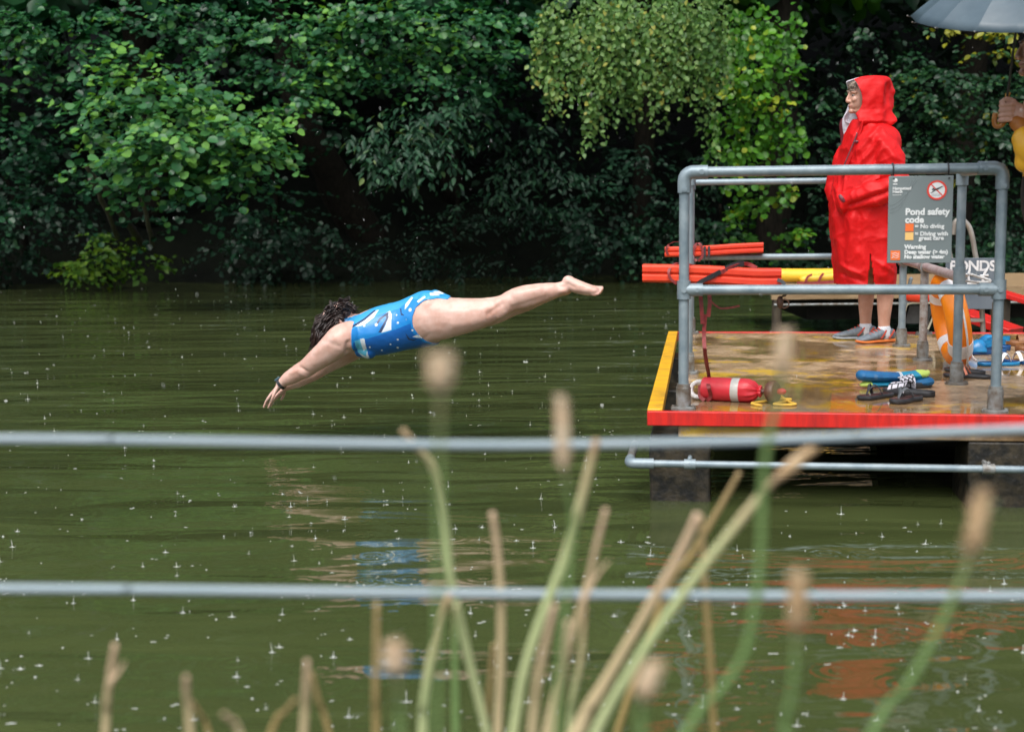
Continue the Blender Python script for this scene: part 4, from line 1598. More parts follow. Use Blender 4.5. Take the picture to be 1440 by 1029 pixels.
for i in range(len(bc)):
    adj[i] += .0016 * noise.noise(V(bc[i]) * 16) + .0009 * noise.noise(V(bc[i]) * 40)
bc = bc + bnrm * adj[:, None]
body.vertices.foreach_set('co', bc.ravel())
body.update()
bpolys = [tuple(p.vertices) for p in body.polygons]
body_o = place_mesh('body', body, M_SKIN, diver)

# swimsuit: the body surface inside the suit outline, lifted off the skin
SUIT = [(486, 447.5), (503, 457), (506.5, 470), (505.5, 488), (509, 502), (522, 512), (560, 510), (592, 500), (625, 491), (619, 482.5), (604, 476.5), (595.5, 467), (589, 456), (588, 443), (592, 430), (603, 420.4), (620, 417.4), (634.5, 419.5), (640, 412), (622, 400), (585, 405), (560, 416), (545, 427.6), (527, 433), (511, 441), (498, 445)]
fc = np.array([bc[list(p)].mean(0) for p in bpolys])
# the far side mirrors the near side in the diver's plane
offd = (fc - np.array(dv_pt)) @ np.array(dv_n)
flat = fc - np.outer(offd, np.array(dv_n))
fx, fy = proj_np(flat)
sel = in_poly(fx, fy, SUIT)
# keep arms and far arm out
sel &= ~((np.abs(offd) * SD > 30) & (fx < 506))
fid = np.nonzero(sel)[0]
used = sorted({v for i in fid for v in bpolys[i]})
remap = {v: k for k, v in enumerate(used)}
sv = bc[used] + bnrm[used] * .0042
sm = bpy.data.meshes.new('swimsuit')
sm.from_pydata([tuple(p) for p in sv], [], [tuple(remap[v] for v in bpolys[i]) for i in fid])
bm = bmesh.new(); bm.from_mesh(sm)
be = [e for e in bm.edges if e.is_boundary]
nb = {}
for e in be:
    for a, b in ((e.verts[0], e.verts[1]), (e.verts[1], e.verts[0])):
        nb.setdefault(a, []).append(b)
for it in range(10):
    new = {v: v.co * .4 + sum((q.co for q in qs), V((0, 0, 0))) / len(qs) * .6 for v, qs in nb.items()}
    for v, c in new.items():
        v.co = c
bmesh.ops.subdivide_edges(bm, edges=bm.edges, cuts=1, use_grid_fill=True)
bm.to_mesh(sm); bm.free()
sc_ = coords(sm)
offd = (sc_ - np.array(dv_pt)) @ np.array(dv_n)
sx, sy = proj_np(sc_ - np.outer(offd, np.array(dv_n)))
Z1 = lambda pts: [(340 + x / 4.68, 370 + y / 4.68) for x, y in pts]
colr = np.tile(np.array([0.008, 0.205, 0.56]), (len(sx), 1))
# light and shade painted into the cloth colour: paler top, darker flank
deep = in_poly(sx, sy, Z1([(790, 500), (900, 470), (1000, 440), (1150, 380), (1160, 440), (1215, 500), (1300, 560), (1300, 700), (780, 700)]))
colr[deep] = (0.004, 0.105, 0.40)
pale = in_poly(sx, sy, Z1([(650, 420), (760, 430), (830, 380), (930, 330), (1060, 290), (1130, 230), (1300, 225), (1400, 240), (1420, 150), (1100, 150), (900, 260), (650, 330)]))
colr[pale] = (0.035, 0.30, 0.62)
WH, NV, LT = (0.62, 0.68, 0.74), (0.010, 0.035, 0.10), (0.10, 0.42, 0.60)
for pts, c in (
    ([(770, 398), (800, 378), (850, 345), (905, 305), (925, 298), (905, 345), (850, 392), (800, 400)], WH),
    ([(760, 402), (840, 350), (895, 300), (905, 306), (850, 360), (775, 410)], NV),
    ([(978, 318), (1000, 303), (1018, 325), (1020, 425), (958, 442), (985, 390), (998, 340)], WH),
    ([(940, 440), (984, 352), (975, 325), (992, 312), (1000, 345), (960, 440)], NV),
    ([(915, 398), (938, 350), (990, 312), (998, 320), (950, 360), (928, 402)], NV),
    ([(1100, 262), (1132, 216), (1147, 220), (1125, 268), (1103, 296)], WH),
    ([(1066, 286), (1078, 292), (1084, 316), (1106, 332), (1080, 330)], NV),
    ([(798, 490), (850, 474), (862, 560), (858, 618), (828, 606), (800, 570)], LT),
    ([(826, 480), (854, 475), (860, 545), (838, 562)], WH),
    ([(806, 575), (850, 600), (860, 560), (868, 610), (840, 622)], WH),
    ([(1110, 440), (1135, 480), (1160, 486), (1190, 480), (1160, 498), (1125, 490)], NV),
    ([(1155, 470), (1190, 455), (1228, 482), (1190, 476)], WH),
    ([(1258, 186), (1312, 190), (1318, 206), (1270, 204)], WH),
    ([(1180, 240), (1230, 205), (1240, 214), (1196, 250)], WH),
    ([(655, 400), (690, 366), (716, 372), (705, 398)], WH),
    ([(1150, 570), (1215, 572), (1180, 585)], WH),
):
    colr[in_poly(sx, sy, Z1(pts))] = c
for x, y, r in ((925, 390, 10), (850, 395, 7), (1062, 378, 7), (1142, 295, 11), (764, 428, 7), (1058, 488, 6), (882, 536, 6), (1048, 546, 7), (735, 345, 6), (880, 340, 5), (1160, 425, 7), (1010, 520, 5), (950, 560, 5), (1050, 330, 5), (1215, 260, 8)):
    (cx_, cy_), = Z1([(x, y)])
    colr[(sx - cx_) ** 2 + (sy - cy_) ** 2 < (r / 4.68) ** 2] = WH
at_ = sm.color_attributes.new('print', 'FLOAT_COLOR', 'POINT')  # holds the whale pattern and the painted light and shade
at_.data.foreach_set('color', np.concatenate([colr, np.ones((len(colr), 1))], 1).astype(np.float32).ravel())
sm.polygons.foreach_set('use_smooth', [True] * len(sm.polygons))
m, nt, b, out = nodes_of('printed_shaded_swimsuit')
an = N(nt, 'ShaderNodeAttribute', attribute_name='print')
nt.links.new(an.outputs['Color'], b.inputs['Base Color'])
b.inputs['Roughness'].default_value = .38
nz = N(nt, 'ShaderNodeTexNoise', i_Scale=70.0)
bp = N(nt, 'ShaderNodeBump', i_Strength=.15, i_Distance=.004)
nt.links.new(nz.outputs['Fac'], bp.inputs['Height']); nt.links.new(bp.outputs['Normal'], b.inputs['Normal'])
suit = place_mesh('swimsuit', sm, m, diver)
sd_ = suit.modifiers.new('thick', 'SOLIDIFY')
sd_.thickness = .004
sd_.offset = -1

# face of the diver
face_parts(diver, hd_c, hf, hu, hl, .98, M_HAIR)

# wrist watch on the near arm
mb = MB()
wa = (D(405, 533.5, 11) - D(394, 542, 10)).normalized()
wc = D(398.8, 538.4, 11)
wn = wa.cross(dv_n).normalized()
for k in (0,):
    rs = []
    for t in (-.009, -.007, .007, .009):
        rs.append([wc + wa * t + wn * (math.cos(q) * 8.6 / SD) + dv_n * (math.sin(q) * 9.6 / SD) for q in [2 * PI * i / 24 for i in range(24)]])
    mb.rings(rs)
wt = build('watch_strap', mb, M_BLACK, diver)
mb = MB()
up_ = wn if wn.z > 0 else -wn
mb.box(wc + up_ * (9.0 / SD), (wa, dv_n, up_), (.017, .017, .006))
build('watch_case', mb, mat('blue_grey_glass', (0.05, 0.10, 0.13), (0.08, 0.14, 0.17), rough=.15), wt, bevel=.003)

# loose wavy hair, thrown back over the head and hanging in front of the face
def strands(mb, n, fn, seed):
    rnd = random.Random(seed)
    for i in range(n):
        pts, r = fn(rnd)
        pts = curve(pts, 4)
        k = len(pts)
        mb.tube(pts, [r * (1 - .75 * (j / (k - 1)) ** 2) for j in range(k)], 5)


def locks(mb, n_locks, per, fn, seed, spread=.007):
    """wet locks: strands run together and converge towards the tip"""
    rnd = random.Random(seed)
    for i in range(n_locks):
        pts, r = fn(rnd)
        pts = curve(pts, 4)
        k = len(pts)
        for j in range(per):
            o = V((rnd.gauss(0, spread), rnd.gauss(0, spread), rnd.gauss(0, spread)))
            ph = rnd.uniform(0, 6.28)
            cut = rnd.randint(k - 4, k)
            q = [p + o * (1 - .75 * t / k) + V((math.sin(t * .5 + ph), math.cos(t * .45 + ph), math.sin(t * .4 + ph * 2))) * .0016 for t, p in enumerate(pts)][:cut]
            m_ = len(q)
            mb.tube(q, [r * (1 - .7 * (t / (m_ - 1)) ** 2) for t in range(m_)], 5)


def diver_strand(rnd):
    # root on the upper half of the skull
    while True:
        a = rnd.uniform(0, 2 * PI); z = rnd.uniform(-.35, 1)
        q = math.sqrt(1 - z * z)
        d = hu * z + hf * (q * math.cos(a)) + hl * (q * math.sin(a))
        if d.dot(hf) < .55:
            break
    c = hd_c + hu * .02 - hf * .010
    rad = .082
    p = c + d * rad
    g = V((0, 0, -1))
    back = D(520, 424, 0) - D(478, 440, 0)
    back.normalize()
    t = rnd.random()
    if d.dot(hf) < -.1 and rnd.random() < .62:        # swept back over the nape
        f = (back * .9 + d * .12 - UP * .2 + V((rnd.gauss(0, .25), rnd.gauss(0, .3), rnd.gauss(0, .25)))).normalized()
        l = rnd.uniform(.05, .12)
        w = V((rnd.gauss(0, .012), rnd.gauss(0, .014), rnd.gauss(0, .010)))
        return [p - d * .012, p + f * l * .35 + d * .006 + w, p + f * l * .7 + d * .0 - w, p + f * l - UP * .010 + w], .0042
    fwd = (-dv_dir * .42 + g * .9).normalized()
    l = rnd.uniform(.11, .25)
    w = V((rnd.gauss(0, .010), rnd.gauss(0, .014), rnd.gauss(0, .006)))
    mid = p + d * .018 + fwd * l * .3
    return [p - d * .012, mid + w, p + d * .012 + fwd * l * .68 - w * .8, p + d * .006 + fwd * l + w * .6 + dv_dir * .012], .0046


mb = MB()
cc = hd_c + hu * .017 - hf * .012
mb.ball(cc, (hf, hl, hu), (.088, .082, .090), 20, 12)
for i, p in enumerate(mb.v):
    mb.v[i] = cc + (p - cc) * (1 + .06 * noise.noise(p * 22))
locks(mb, 130, 7, diver_strand, 5)
build('hair', mb, M_HAIR, diver, fix=False, sharp=0)
# ------------------------------------------------------------------ the man in the red hooded coat
MB0 = PZ(1218, 479, ZD)                        # on the deck between his feet
vd = V((MB0.x, MB0.y, 0)).normalized()         # away from the camera
vr = V((vd.y, -vd.x, 0))                       # to the right in view
a_ = math.radians(24)
MF = (-vr * math.cos(a_) - vd * math.sin(a_)).normalized()
ML = UP.cross(MF)
SM = FPX / MB0.y


def H(px, py, off=0.0):
    """man's plane; off in metres towards the camera"""
    return PP(px, py, MB0, vd) - vd * off


man = thing('person', MB0, 'man in a long red hooded coat and trainers standing hands in pockets by the railing', 'person')
mc = H(1213, 134.5)
hF = (-vr * math.cos(math.radians(21)) - vd * math.sin(math.radians(21)) - UP * .05).normalized()
hU = (UP - hF * UP.dot(hF)).normalized()
hL = hU.cross(hF)
mb = MB()
head_shapes(mb, mc, hF, hU, hL, 1.0)
cx = lambda py, c: H(c, py)
mb.limb([H(1222, 150), H(1221, 168), H(1221, 182)], [.06, .06, .075], [.062, .062, .09], ML, 18, 4)
mb.limb([H(1220, 190), H(1220, 215), H(1219, 250), H(1217, 285), H(1217, 305)], [.10, .125, .115, .12, .115], [.17, .18, .155, .165, .16], ML, 22, 5)
legs = []
for g, (hipx, kx, cx_, ax_, ay) in ((1, (1221, 1241, 1244, 1243, 462)), (-1, (1213, 1215, 1217.5, 1217, 459))):
    off = .09 * g
    pts = [H(hipx, 310, off), H((hipx + kx) / 2, 345, off), H(kx, 382, off), H(cx_ + 1, 405, off), H(cx_, 425, off), H(ax_, 448, off), H(ax_, ay, off)]
    mb.limb(pts, [.092, .078, .057, .055, .051, .040, .038], [.09, .076, .056, .055, .051, .038, .036], ML, 18, 5)
    legs.append(pts)
    mb.limb([H(1221, 194, .14 * g), H(1245 if g > 0 else 1190, 225, .20 * g), H(1252 if g > 0 else 1180, 258, .21 * g), H(1230 if g > 0 else 1186, 272, .20 * g), H(1206 if g > 0 else 1200, 281, .15 * g)], [.05, .046, .04, .036, .028], [.05, .046, .04, .036, .028], vd, 14, 5)
    # hands, in the pockets
    wr = H(1206 if g > 0 else 1200, 281, .15 * g)
    fd = (V((0, 0, -.9)) + MF * .1 - ML * .12 * g).normalized()
    mb.limb([wr, wr + fd * .05, wr + fd * .09], [.028, .036, .034], [.018, .02, .016], ML, 12, 4)
    for k in range(4):
        b = wr + fd * .09 + MF * (.028 - .018 * k)
        finger(mb, [b, b + fd * .03, b + fd * .055 - ML * .01 * g, b + fd * .07 - ML * .02 * g], [.0085, .008, .0075, .006], ML)
    finger(mb, [wr + MF * .02, wr + MF * .045 + fd * .03, wr + MF * .05 + fd * .06], [.011, .0095, .007], ML)
body = remesh(mb, .0052, 4, .5)
place_mesh('body', body, M_SKINM, man)
face_parts(man, mc, hF, hU, hL, 1.0, M_HAIRG)
# fringe under the hood
mb = MB()
rnd = random.Random(3)
for i in range(90):
    l = rnd.uniform(-.062, .062)
    r0 = mc + hU * (.085 + rnd.uniform(-.01, .01)) + hF * (.055 - 4 * l * l) + hL * l
    e = mc + hU * (.052 + rnd.uniform(-.018, .02)) + hF * (.090 - 7 * l * l) + hL * (l * 1.15 + rnd.uniform(-.01, .01))
    mb.tube(curve([r0, (r0 + e) / 2 + hF * .012, e], 4), [.003 * (1 - .6 * k / 8) for k in range(9)], 5)
build('hair', mb, M_HAIRG, man, fix=False, sharp=0)

# coat
M_COAT = mat('red_coat_shell', (0.60, 0.0014, 0.0028), (0.50, 0.0012, 0.0024), rough=.58, scale=5, bump=.35, bscale=7, spec=.32, bdist=.04)
M_COATD = mat('dark_coat_trim', (0.10, 0.012, 0.02), (0.14, 0.02, 0.03), rough=.5, scale=20)
M_FLEECE = mat('white_fleece', (0.55, 0.53, 0.60), (0.66, 0.64, 0.70), rough=.9, scale=40, bump=.5, bscale=90)
mb = MB()
rs = []
rows = [(400, 1216.5, .190, .245), (380, 1215.5, .192, .25), (355, 1214, .197, .255), (330, 1213, .205, .258), (305, 1213.5, .212, .262), (283, 1214.5, .216, .265), (262, 1217, .212, .265), (245, 1220, .205, .262), (228, 1222.5, .195, .255), (210, 1224.5, .182, .245), (196, 1225, .168, .228), (185, 1224, .150, .19), (176, 1222, .125, .135), (168, 1221, .10, .10)]
P3 = [H(c, y) for y, c, a, b in rows]
P3, A1, B1 = smooth_chain(P3, [r[2] for r in rows], [r[3] for r in rows], 5)
ns = 72
for c, a, b in zip(P3, A1, B1):
    z = c.z - ZD
    ring = []
    for i in range(ns):
        t = 2 * PI * i / ns
        low = max(0, min(1, (1.05 - z) / .6))
        f = 1 + low * (.030 * math.sin(7 * t + 2.2 * z) + .022 * math.sin(4 * t - 3 * z + 1)) + .018 * noise.noise(V((math.cos(t) * 2.5, math.sin(t) * 2.5, z * 3.0)))
        hi = max(0, min(1, (z - .9) / .3))
        f += hi * .040 * math.sin(9 * z * 2.2 + 2.4 * t) * (.5 + .5 * math.sin(3 * t))
        ring.append(c + MF * (a * f * math.cos(t)) + ML * (b * f * math.sin(t)))
    rs.append(ring)
mb.rings(rs)
for g in (1, -1):
    if g > 0:
        pts = [H(1229, 196, .12), H(1245, 214, .19), H(1256, 240, .225), H(1257, 261, .24), H(1243, 270, .265), H(1220, 276, .26), H(1196, 283, .215), H(1188, 285, .195)]
    else:
        pts = [H(1214, 196, -.12), H(1196, 214, -.19), H(1183, 240, -.21), H(1176, 259, -.20), H(1176, 270, -.17), H(1180, 278, -.14), H(1185, 283, -.12)]
    n = len(pts)
    rr = ([.085, .088, .086, .086, .078, .070, .062, .058] if g > 0 else [.085, .085, .08, .08, .072, .066, .06])[:n]
    p2, r2_, _ = smooth_chain(pts, rr, None, 6)
    # ripples of the sleeve cloth
    r2_ = [q * (1 + .05 * math.sin(i * .95) * (1 if 8 < i < 30 else .4)) for i, q in enumerate(r2_)]
    mb.limb(p2, r2_, [q * .92 for q in r2_], vd, 20, 1)
coat = remesh(mb, .0072, 3, .5)
cc_ = coords(coat)
nn_ = normals(coat)
hem = ZD + (P3[0].z - ZD) + .012
lx, ly = proj_np(cc_)
near = (cc_ - np.array(MB0)) @ np.array(-vd) > 0.05
gap = in_poly(lx, ly, [(1223, 357), (1225, 357), (1232, 410), (1219, 410)]) & near
# cloth folds: diagonal creases over chest, skirt and sleeve
fold = np.zeros(len(cc_))
for (x0, y0, x1, y1, wdt, amp) in ((1206, 215, 1238, 178, 4, .010), (1200, 240, 1240, 196, 4, .009), (1226, 238, 1243, 205, 3.5, .009), (1190, 292, 1254, 268, 5, -.016), (1216, 262, 1254, 240, 4, .008), (1176, 300, 1186, 380, 6, .010), (1200, 300, 1194, 392, 6, .010), (1246, 290, 1236, 392, 6, .008), (1208, 296, 1207, 350, 6, -.006), (1250, 320, 1244, 395, 6, .009), (1186, 372, 1215, 388, 3, .006), (1182, 384, 1214, 396, 3, -.006), (1230, 366, 1256, 384, 3, .006), (1176, 262, 1188, 300, 4, .010), (1232, 190, 1262, 225, 5, .009)):
    d = np.array([x1 - x0, y1 - y0], float); l = np.hypot(*d); d /= l
    u = (lx - x0) * d[0] + (ly - y0) * d[1]
    v_ = (lx - x0) * -d[1] + (ly - y0) * d[0]
    fold += 1.9 * amp * np.exp(-(v_ / wdt) ** 2) * np.clip(np.minimum(u, l - u) / 10 + .5, 0, 1)
for i in range(len(cc_)):
    q_ = V(cc_[i])
    a1 = 1 - abs(noise.noise(V((q_.x * 7, q_.y * 7, q_.z * 4.5))))
    a2 = 1 - abs(noise.noise(V((q_.x * 13 + 4, q_.y * 13, q_.z * 10 + 3))))
    fold[i] = fold[i] * near[i] + .010 * (a1 ** 4 - .4) + .005 * (a2 ** 4 - .4)
cc_ += nn_ * fold[:, None]
coat.vertices.foreach_set('co', cc_.ravel())
bm = bmesh.new(); bm.from_mesh(coat); bm.verts.ensure_lookup_table()
kill = [f for f in bm.faces if (f.normal.z < -.6 and f.calc_center_median().z < hem) or all(gap[v.index] for v in f.verts)]
bmesh.ops.delete(bm, geom=kill, context='FACES')
bm.to_mesh(coat); bm.free()
coat_o = place_mesh('coat', coat, M_COAT, man)
md = coat_o.modifiers.new('thick', 'SOLIDIFY'); md.thickness = .006; md.offset = -1

# hood and collar: arcs open towards the face, one continuous shell
def hood_row(y, cx0, back, edge, b):
    c = H(cx0, y)
    fx, lx_ = hF.dot(vr), hLh.dot(vr)
    ab = (back - cx0) / SM / -fx
    lo_, hi_ = math.radians(50), math.radians(165)
    for _ in range(40):
        t = (lo_ + hi_) / 2
        x = cx0 + (-hFh.dot(vr) * ab * math.cos(t) + lx_ * b * math.sin(t)) * SM
        if x > edge:
            lo_ = t
        else:
            hi_ = t
    return c, ab, b, (lo_ + hi_) / 2


hFh = V((hF.x, hF.y, 0)).normalized()
hLh = UP.cross(hFh)
nh_ = 47
grid = []
raw = [(107.0, 1229, 1240, 1222, .045), (108.5, 1226, 1247, 1212, .075), (113, 1220, 1251, 1202, .100), (120, 1217, 1253.5, 1206, .114), (130, 1216, 1254, 1211, .119), (140, 1216, 1252, 1213, .120), (149, 1217, 1250, 1212.5, .121), (156, 1218, 1250, 1209, .124), (161, 1219, 1252, 1204, .131), (167, 1220, 1254, 1206, .142), (172, 1221, 1254, 1209, .146), (176, 1221, 1250, 1213, .135), (181, 1221, 1245, 1216, .11)]
for iy in range(len(raw) - 1):
    for k in range(3):
        t = k / 3
        grid.append([raw[iy][q] * (1 - t) + raw[iy + 1][q] * t for q in range(5)])
grid.append(list(raw[-1]))
mb = MB()
for gi, (y, cx0, back, edge, bb) in enumerate(grid):
    c, ab, b, ph = hood_row(y, cx0, back, edge, bb)
    z = c.z
    for j in range(nh_):
        t = -ph + 2 * ph * j / (nh_ - 1)
        d = -hFh * (ab * math.cos(t)) + hLh * (b * math.sin(t))
        crease = .050 * math.sin(5 * t + z * 16) * max(0, math.cos(t * .7)) + .13 * noise.noise(V((math.cos(t) * 2.6, math.sin(t) * 2.6, z * 8))) + .04 * noise.noise(V((math.cos(t) * 6, math.sin(t) * 6, z * 18))) + .05 * math.exp(-((y - 160) / 4.0) ** 2) * math.cos(2.0 * t) * -1
        pw = c + d
        crease += .10 * ((1 - abs(noise.noise(V((pw.x * 8, pw.y * 8, pw.z * 7))))) ** 4 - .4) + .05 * ((1 - abs(noise.noise(V((pw.x * 15, pw.y * 15, pw.z * 15))))) ** 4 - .4)
        if y < 111:
            crease *= .3
        mb.v.append(c + d * (1 + crease))
ng = len(grid)
mb.f = [(i * nh_ + j, i * nh_ + j + 1, (i + 1) * nh_ + j + 1, (i + 1) * nh_ + j) for i in range(ng - 1) for j in range(nh_ - 1)]
mb.f.append(tuple(range(nh_)))
mb.m = [0] * len(mb.f)
hood = build('hood', mb, [M_COAT, M_FLEECE], man, sharp=0)
hme = hood.data
# make sure the shell faces outwards
hc_ = H(1222, 140)
pf = hme.polygons[len(hme.polygons) // 2]
if (V(pf.center) + ROOTS[man.name] - hc_).dot(pf.normal) < 0:
    hme.flip_normals()
md2 = hood.modifiers.new('sub', 'SUBSURF'); md2.levels = 1; md2.render_levels = 1
md = hood.modifiers.new('thick', 'SOLIDIFY'); md.thickness = .007; md.offset = -1
md.material_offset = 1; md.material_offset_rim = 1

# open front: far flap with white lining standing forward of the chin, near edge with dark zip
def flap(pa, pb, offa, offb, m, nm, bow=.0):
    mb = MB()
    pa = curve([H(*p, offa) for p in pa], 5); pb = curve([H(*p, offb) for p in pb], 5)
    n = len(pa)
    vs = []
    for k in range(5):
        t = k / 4
        for i in range(n):
            vs.append(pa[i] * (1 - t) + pb[i] * t - vd * (bow * math.sin(PI * t)))
    mb.add(vs, [(k * n + i, k * n + i + 1, (k + 1) * n + i + 1, (k + 1) * n + i) for k in range(4) for i in range(n - 1)])
    o = build(nm, mb, m, man, sharp=0)
    md = o.modifiers.new('thick', 'SOLIDIFY'); md.thickness = .007; md.offset = 0
    return o
flap([(1193, 146), (1189, 157), (1184, 170), (1187, 195), (1187, 215), (1182, 243)], [(1202, 156), (1207, 164), (1210, 178), (1206, 193), (1198, 212), (1184, 243)], -.10, -.01, M_FLEECE, 'lining', -.02)
flap([(1183, 166), (1180, 175), (1182, 196), (1182, 218), (1178, 243)], [(1185, 166), (1184.5, 175), (1187.5, 196), (1187, 218), (1182, 244)], -.13, -.10, M_COATD, 'front_flap')
flap([(1211, 170), (1209, 182), (1204, 196), (1195, 218), (1183, 246)], [(1214, 172), (1212, 184), (1207, 199), (1198, 222), (1187, 248)], .145, .165, M_COAT, 'front_edge')
mb = MB()
mb.tube(curve([H(1206, 189, .165), H(1200, 204, .175), H(1190, 228, .185), H(1183, 245, .185)], 5), .005, 6)
mb.ball(H(1205, 201, .185), (vr, UP, vd), (.016, .010, .008), 10, 6)
mb.limb([H(1182, 275, .262), H(1185, 279, .272), H(1188, 283, .270)], [.011, .013, .010], [.006] * 3, vd, 10, 4)
build('coat_fastening', mb, M_COATD, man)

# socks and trainers
M_UPPER = mat('grey_mesh_trainer', (0.10, 0.125, 0.15), (0.17, 0.20, 0.225), rough=.6, scale=50, bump=.2)
M_UPRED = mat('orange_red_trim', (0.55, 0.07, 0.03), (0.42, 0.05, 0.03), rough=.5, scale=30)
M_SOLEO = mat('orange_sole', (0.70, 0.20, 0.04), (0.6, 0.14, 0.03), rough=.5, scale=20)
M_SOLEG = mat('grey_sole', (0.22, 0.25, 0.28), (0.30, 0.33, 0.36), rough=.5, scale=20)
M_SOCK = mat('white_sock', (0.55, 0.58, 0.64), (0.66, 0.68, 0.72), rough=.9, scale=80, bump=.3)


def trainer(parent, heel, toe, msole):
    d = (toe - heel); L = d.length; d.normalize()
    s = UP.cross(d)
    def R(t, w, z0, z1, n=20, pw=.75):
        c = heel + d * (t * L)
        out = []
        for k in range(n):
            q = 2 * PI * k / n
            cs, sn = math.cos(q), math.sin(q)
            zz = z0 + (z1 - z0) * (.5 + .5 * math.copysign(abs(sn) ** pw, sn))
            out.append(c + s * (math.copysign(abs(cs) ** .8, cs) * w) + UP * zz)
        return out
    mb = MB()
    mb.rings([R(.0, .020, .022, .065), R(.03, .034, .018, .088), R(.12, .039, .018, .098), R(.26, .040, .018, .096), R(.36, .041, .018, .094), R(.5, .044, .018, .080), R(.64, .048, .018, .064), R(.78, .050, .016, .052), R(.9, .043, .016, .044), R(.97, .028, .016, .036), R(.995, .012, .018, .028)])
    up = build('trainer', mb, M_UPPER, parent)
    mb = MB()
    mb.rings([R(-.015, .018, .004, .024), R(.03, .038, 0, .028), R(.2, .041, 0, .027), R(.45, .045, 0, .025), R(.75, .053, 0, .023), R(.92, .044, .003, .024), R(.99, .026, .008, .026), R(1.015, .010, .012, .024)])
    build('sole', mb, msole, up)
    mb = MB()
    for k in range(5):
        t = .40 + .075 * k
        h = .094 - .0115 * k
        w = .020 + .002 * k
        c = heel + d * (t * L)
        mb.tube(curve([c - s * w + UP * (h - .006), c + UP * (h + .003) + d * .008, c + s * w + UP * (h - .006) + d * .004], 4), .0042, 6)
    mb.tube(curve([heel + d * (.37 * L) - s * .012 + UP * .099, heel + d * (.34 * L) + UP * .115, heel + d * (.37 * L) + s * .012 + UP * .099], 4), .007, 6)
    build('laces', mb, M_UPRED, up)
    for sg in (1, -1):
        for t0, t1 in ((.08, .24), (.30, .46)):
            mb = MB()
            ribbon(mb, curve([heel + d * (t0 * L) + s * (sg * .0405) + UP * .085, heel + d * ((t0 + t1) / 2 * L) + s * (sg * .046) + UP * .055, heel + d * (t1 * L) + s * (sg * .047) + UP * .03], 4), d, .005, .0015)
            build('side_stripe', mb, M_UPRED, up)
    return up


trainer(man, H(1254, 470, .09) * 1.0, H(1209, 474, .09) - UP * 0, M_SOLEO) if False else None
def on_deck(px, py):
    return PZ(px, py, ZD)
nh = legs[0][-1]; nh = V((nh.x, nh.y, ZD)); fhh = legs[1][-1]; fhh = V((fhh.x, fhh.y, ZD))
nd = (-vr * .80 - vd * .60).normalized(); fd_ = (-vr * .985 - vd * .17).normalized()
trainer(man, nh - nd * .075, nh + nd * .215, M_SOLEO)
trainer(man, fhh - fd_ * .075, fhh + fd_ * .215, M_SOLEG)
for q in (nh, fhh):
    mb = MB()
    mb.limb([q + UP * .05, q + UP * .07, q + UP * .088], [.047, .046, .044], [.044, .043, .042], ML, 18, 4)
    build('sock', mb, M_SOCK, man)

# ------------------------------------------------------------------ the person with the umbrella, cut by the right edge of the photo
UY = 6.0
SU = FPX / UY
U0 = P(1466, 300, UY)
uvd = V((U0.x, U0.y, 0)).normalized()
uvr = V((uvd.y, -uvd.x, 0))
UB = V((U0.x, U0.y, ZD))


def Wp(px, py, off=0.0):
    return PP(px, py, UB, uvd) - uvd * off


per = thing('person', UB, 'person in a yellow rain jacket holding an umbrella at the right edge', 'person')
uF = (-uvr * .97 - uvd * .24).normalized()
uL = UP.cross(uF)
ucc = Wp(1467, 69)
mb = MB()
head_shapes(mb, ucc, uF, UP, uL, 1.0, False)
mb.limb([Wp(1472, 92), Wp(1474, 116)], [.055, .065], [.055, .07], uL, 16, 4)
mb.limb([Wp(1476, 132), Wp(1474, 170), Wp(1480, 220), Wp(1485, 262), Wp(1486, 285)], [.09, .115, .10, .10, .10], [.17, .18, .15, .165, .16], uL, 22, 5)
for g in (1, -1):
    ox = .09 * g
    mb.limb([Wp(1477, 290, ox), Wp(1482, 360, ox), Wp(1490, 420, ox), Wp(1503, 480, ox), Wp(1516, 550, ox)], [.095, .08, .058, .052, .04], None, uL, 18, 5)
    ft = Wp(1516, 556, ox); ft.z = ZD + .045
    mb.limb([ft + UP * .04, ft + uF * .05 - UP * .002, ft + uF * .11 - UP * .010, ft + uF * .15 - UP * .012], [.036, .030, .016, .012], [.030, .030, .030, .02], uL, 14, 4)
# near arm to the umbrella handle
sh = Wp(1477, 136, .17)
hand = Wp(1421, 163, .16)
mb.limb([Wp(1477, 138, .14), sh, Wp(1484, 180, .22), Wp(1480, 216, .23), Wp(1466, 206, .21), Wp(1444, 187, .18), Wp(1432, 174, .165)], [.055, .055, .046, .042, .04, .032, .026], None, uvd, 16, 5)
# far arm hanging
mb.limb([Wp(1477, 138, -.14), Wp(1478, 160, -.18), Wp(1482, 210, -.21), Wp(1476, 262, -.20), Wp(1474, 285, -.2)], [.055, .05, .042, .034, .026], None, uvd, 16, 5)
fh = Wp(1474, 287, -.2)
mb.limb([fh, fh - UP * .05, fh - UP * .085], [.028, .036, .032], [.018, .018, .014], uL, 12, 4)
for k in range(4):
    b = fh - UP * .085 + uF * (.027 - .018 * k)
    finger(mb, [b, b - UP * .03 + uL * .004, b - UP * .055 + uL * .012, b - UP * .068 + uL * .022], [.0085, .008, .0072, .006], uL)
finger(mb, [fh + uF * .02 - UP * .01, fh + uF * .045 - UP * .045, fh + uF * .045 - UP * .075], [.011, .0095, .007], uL)
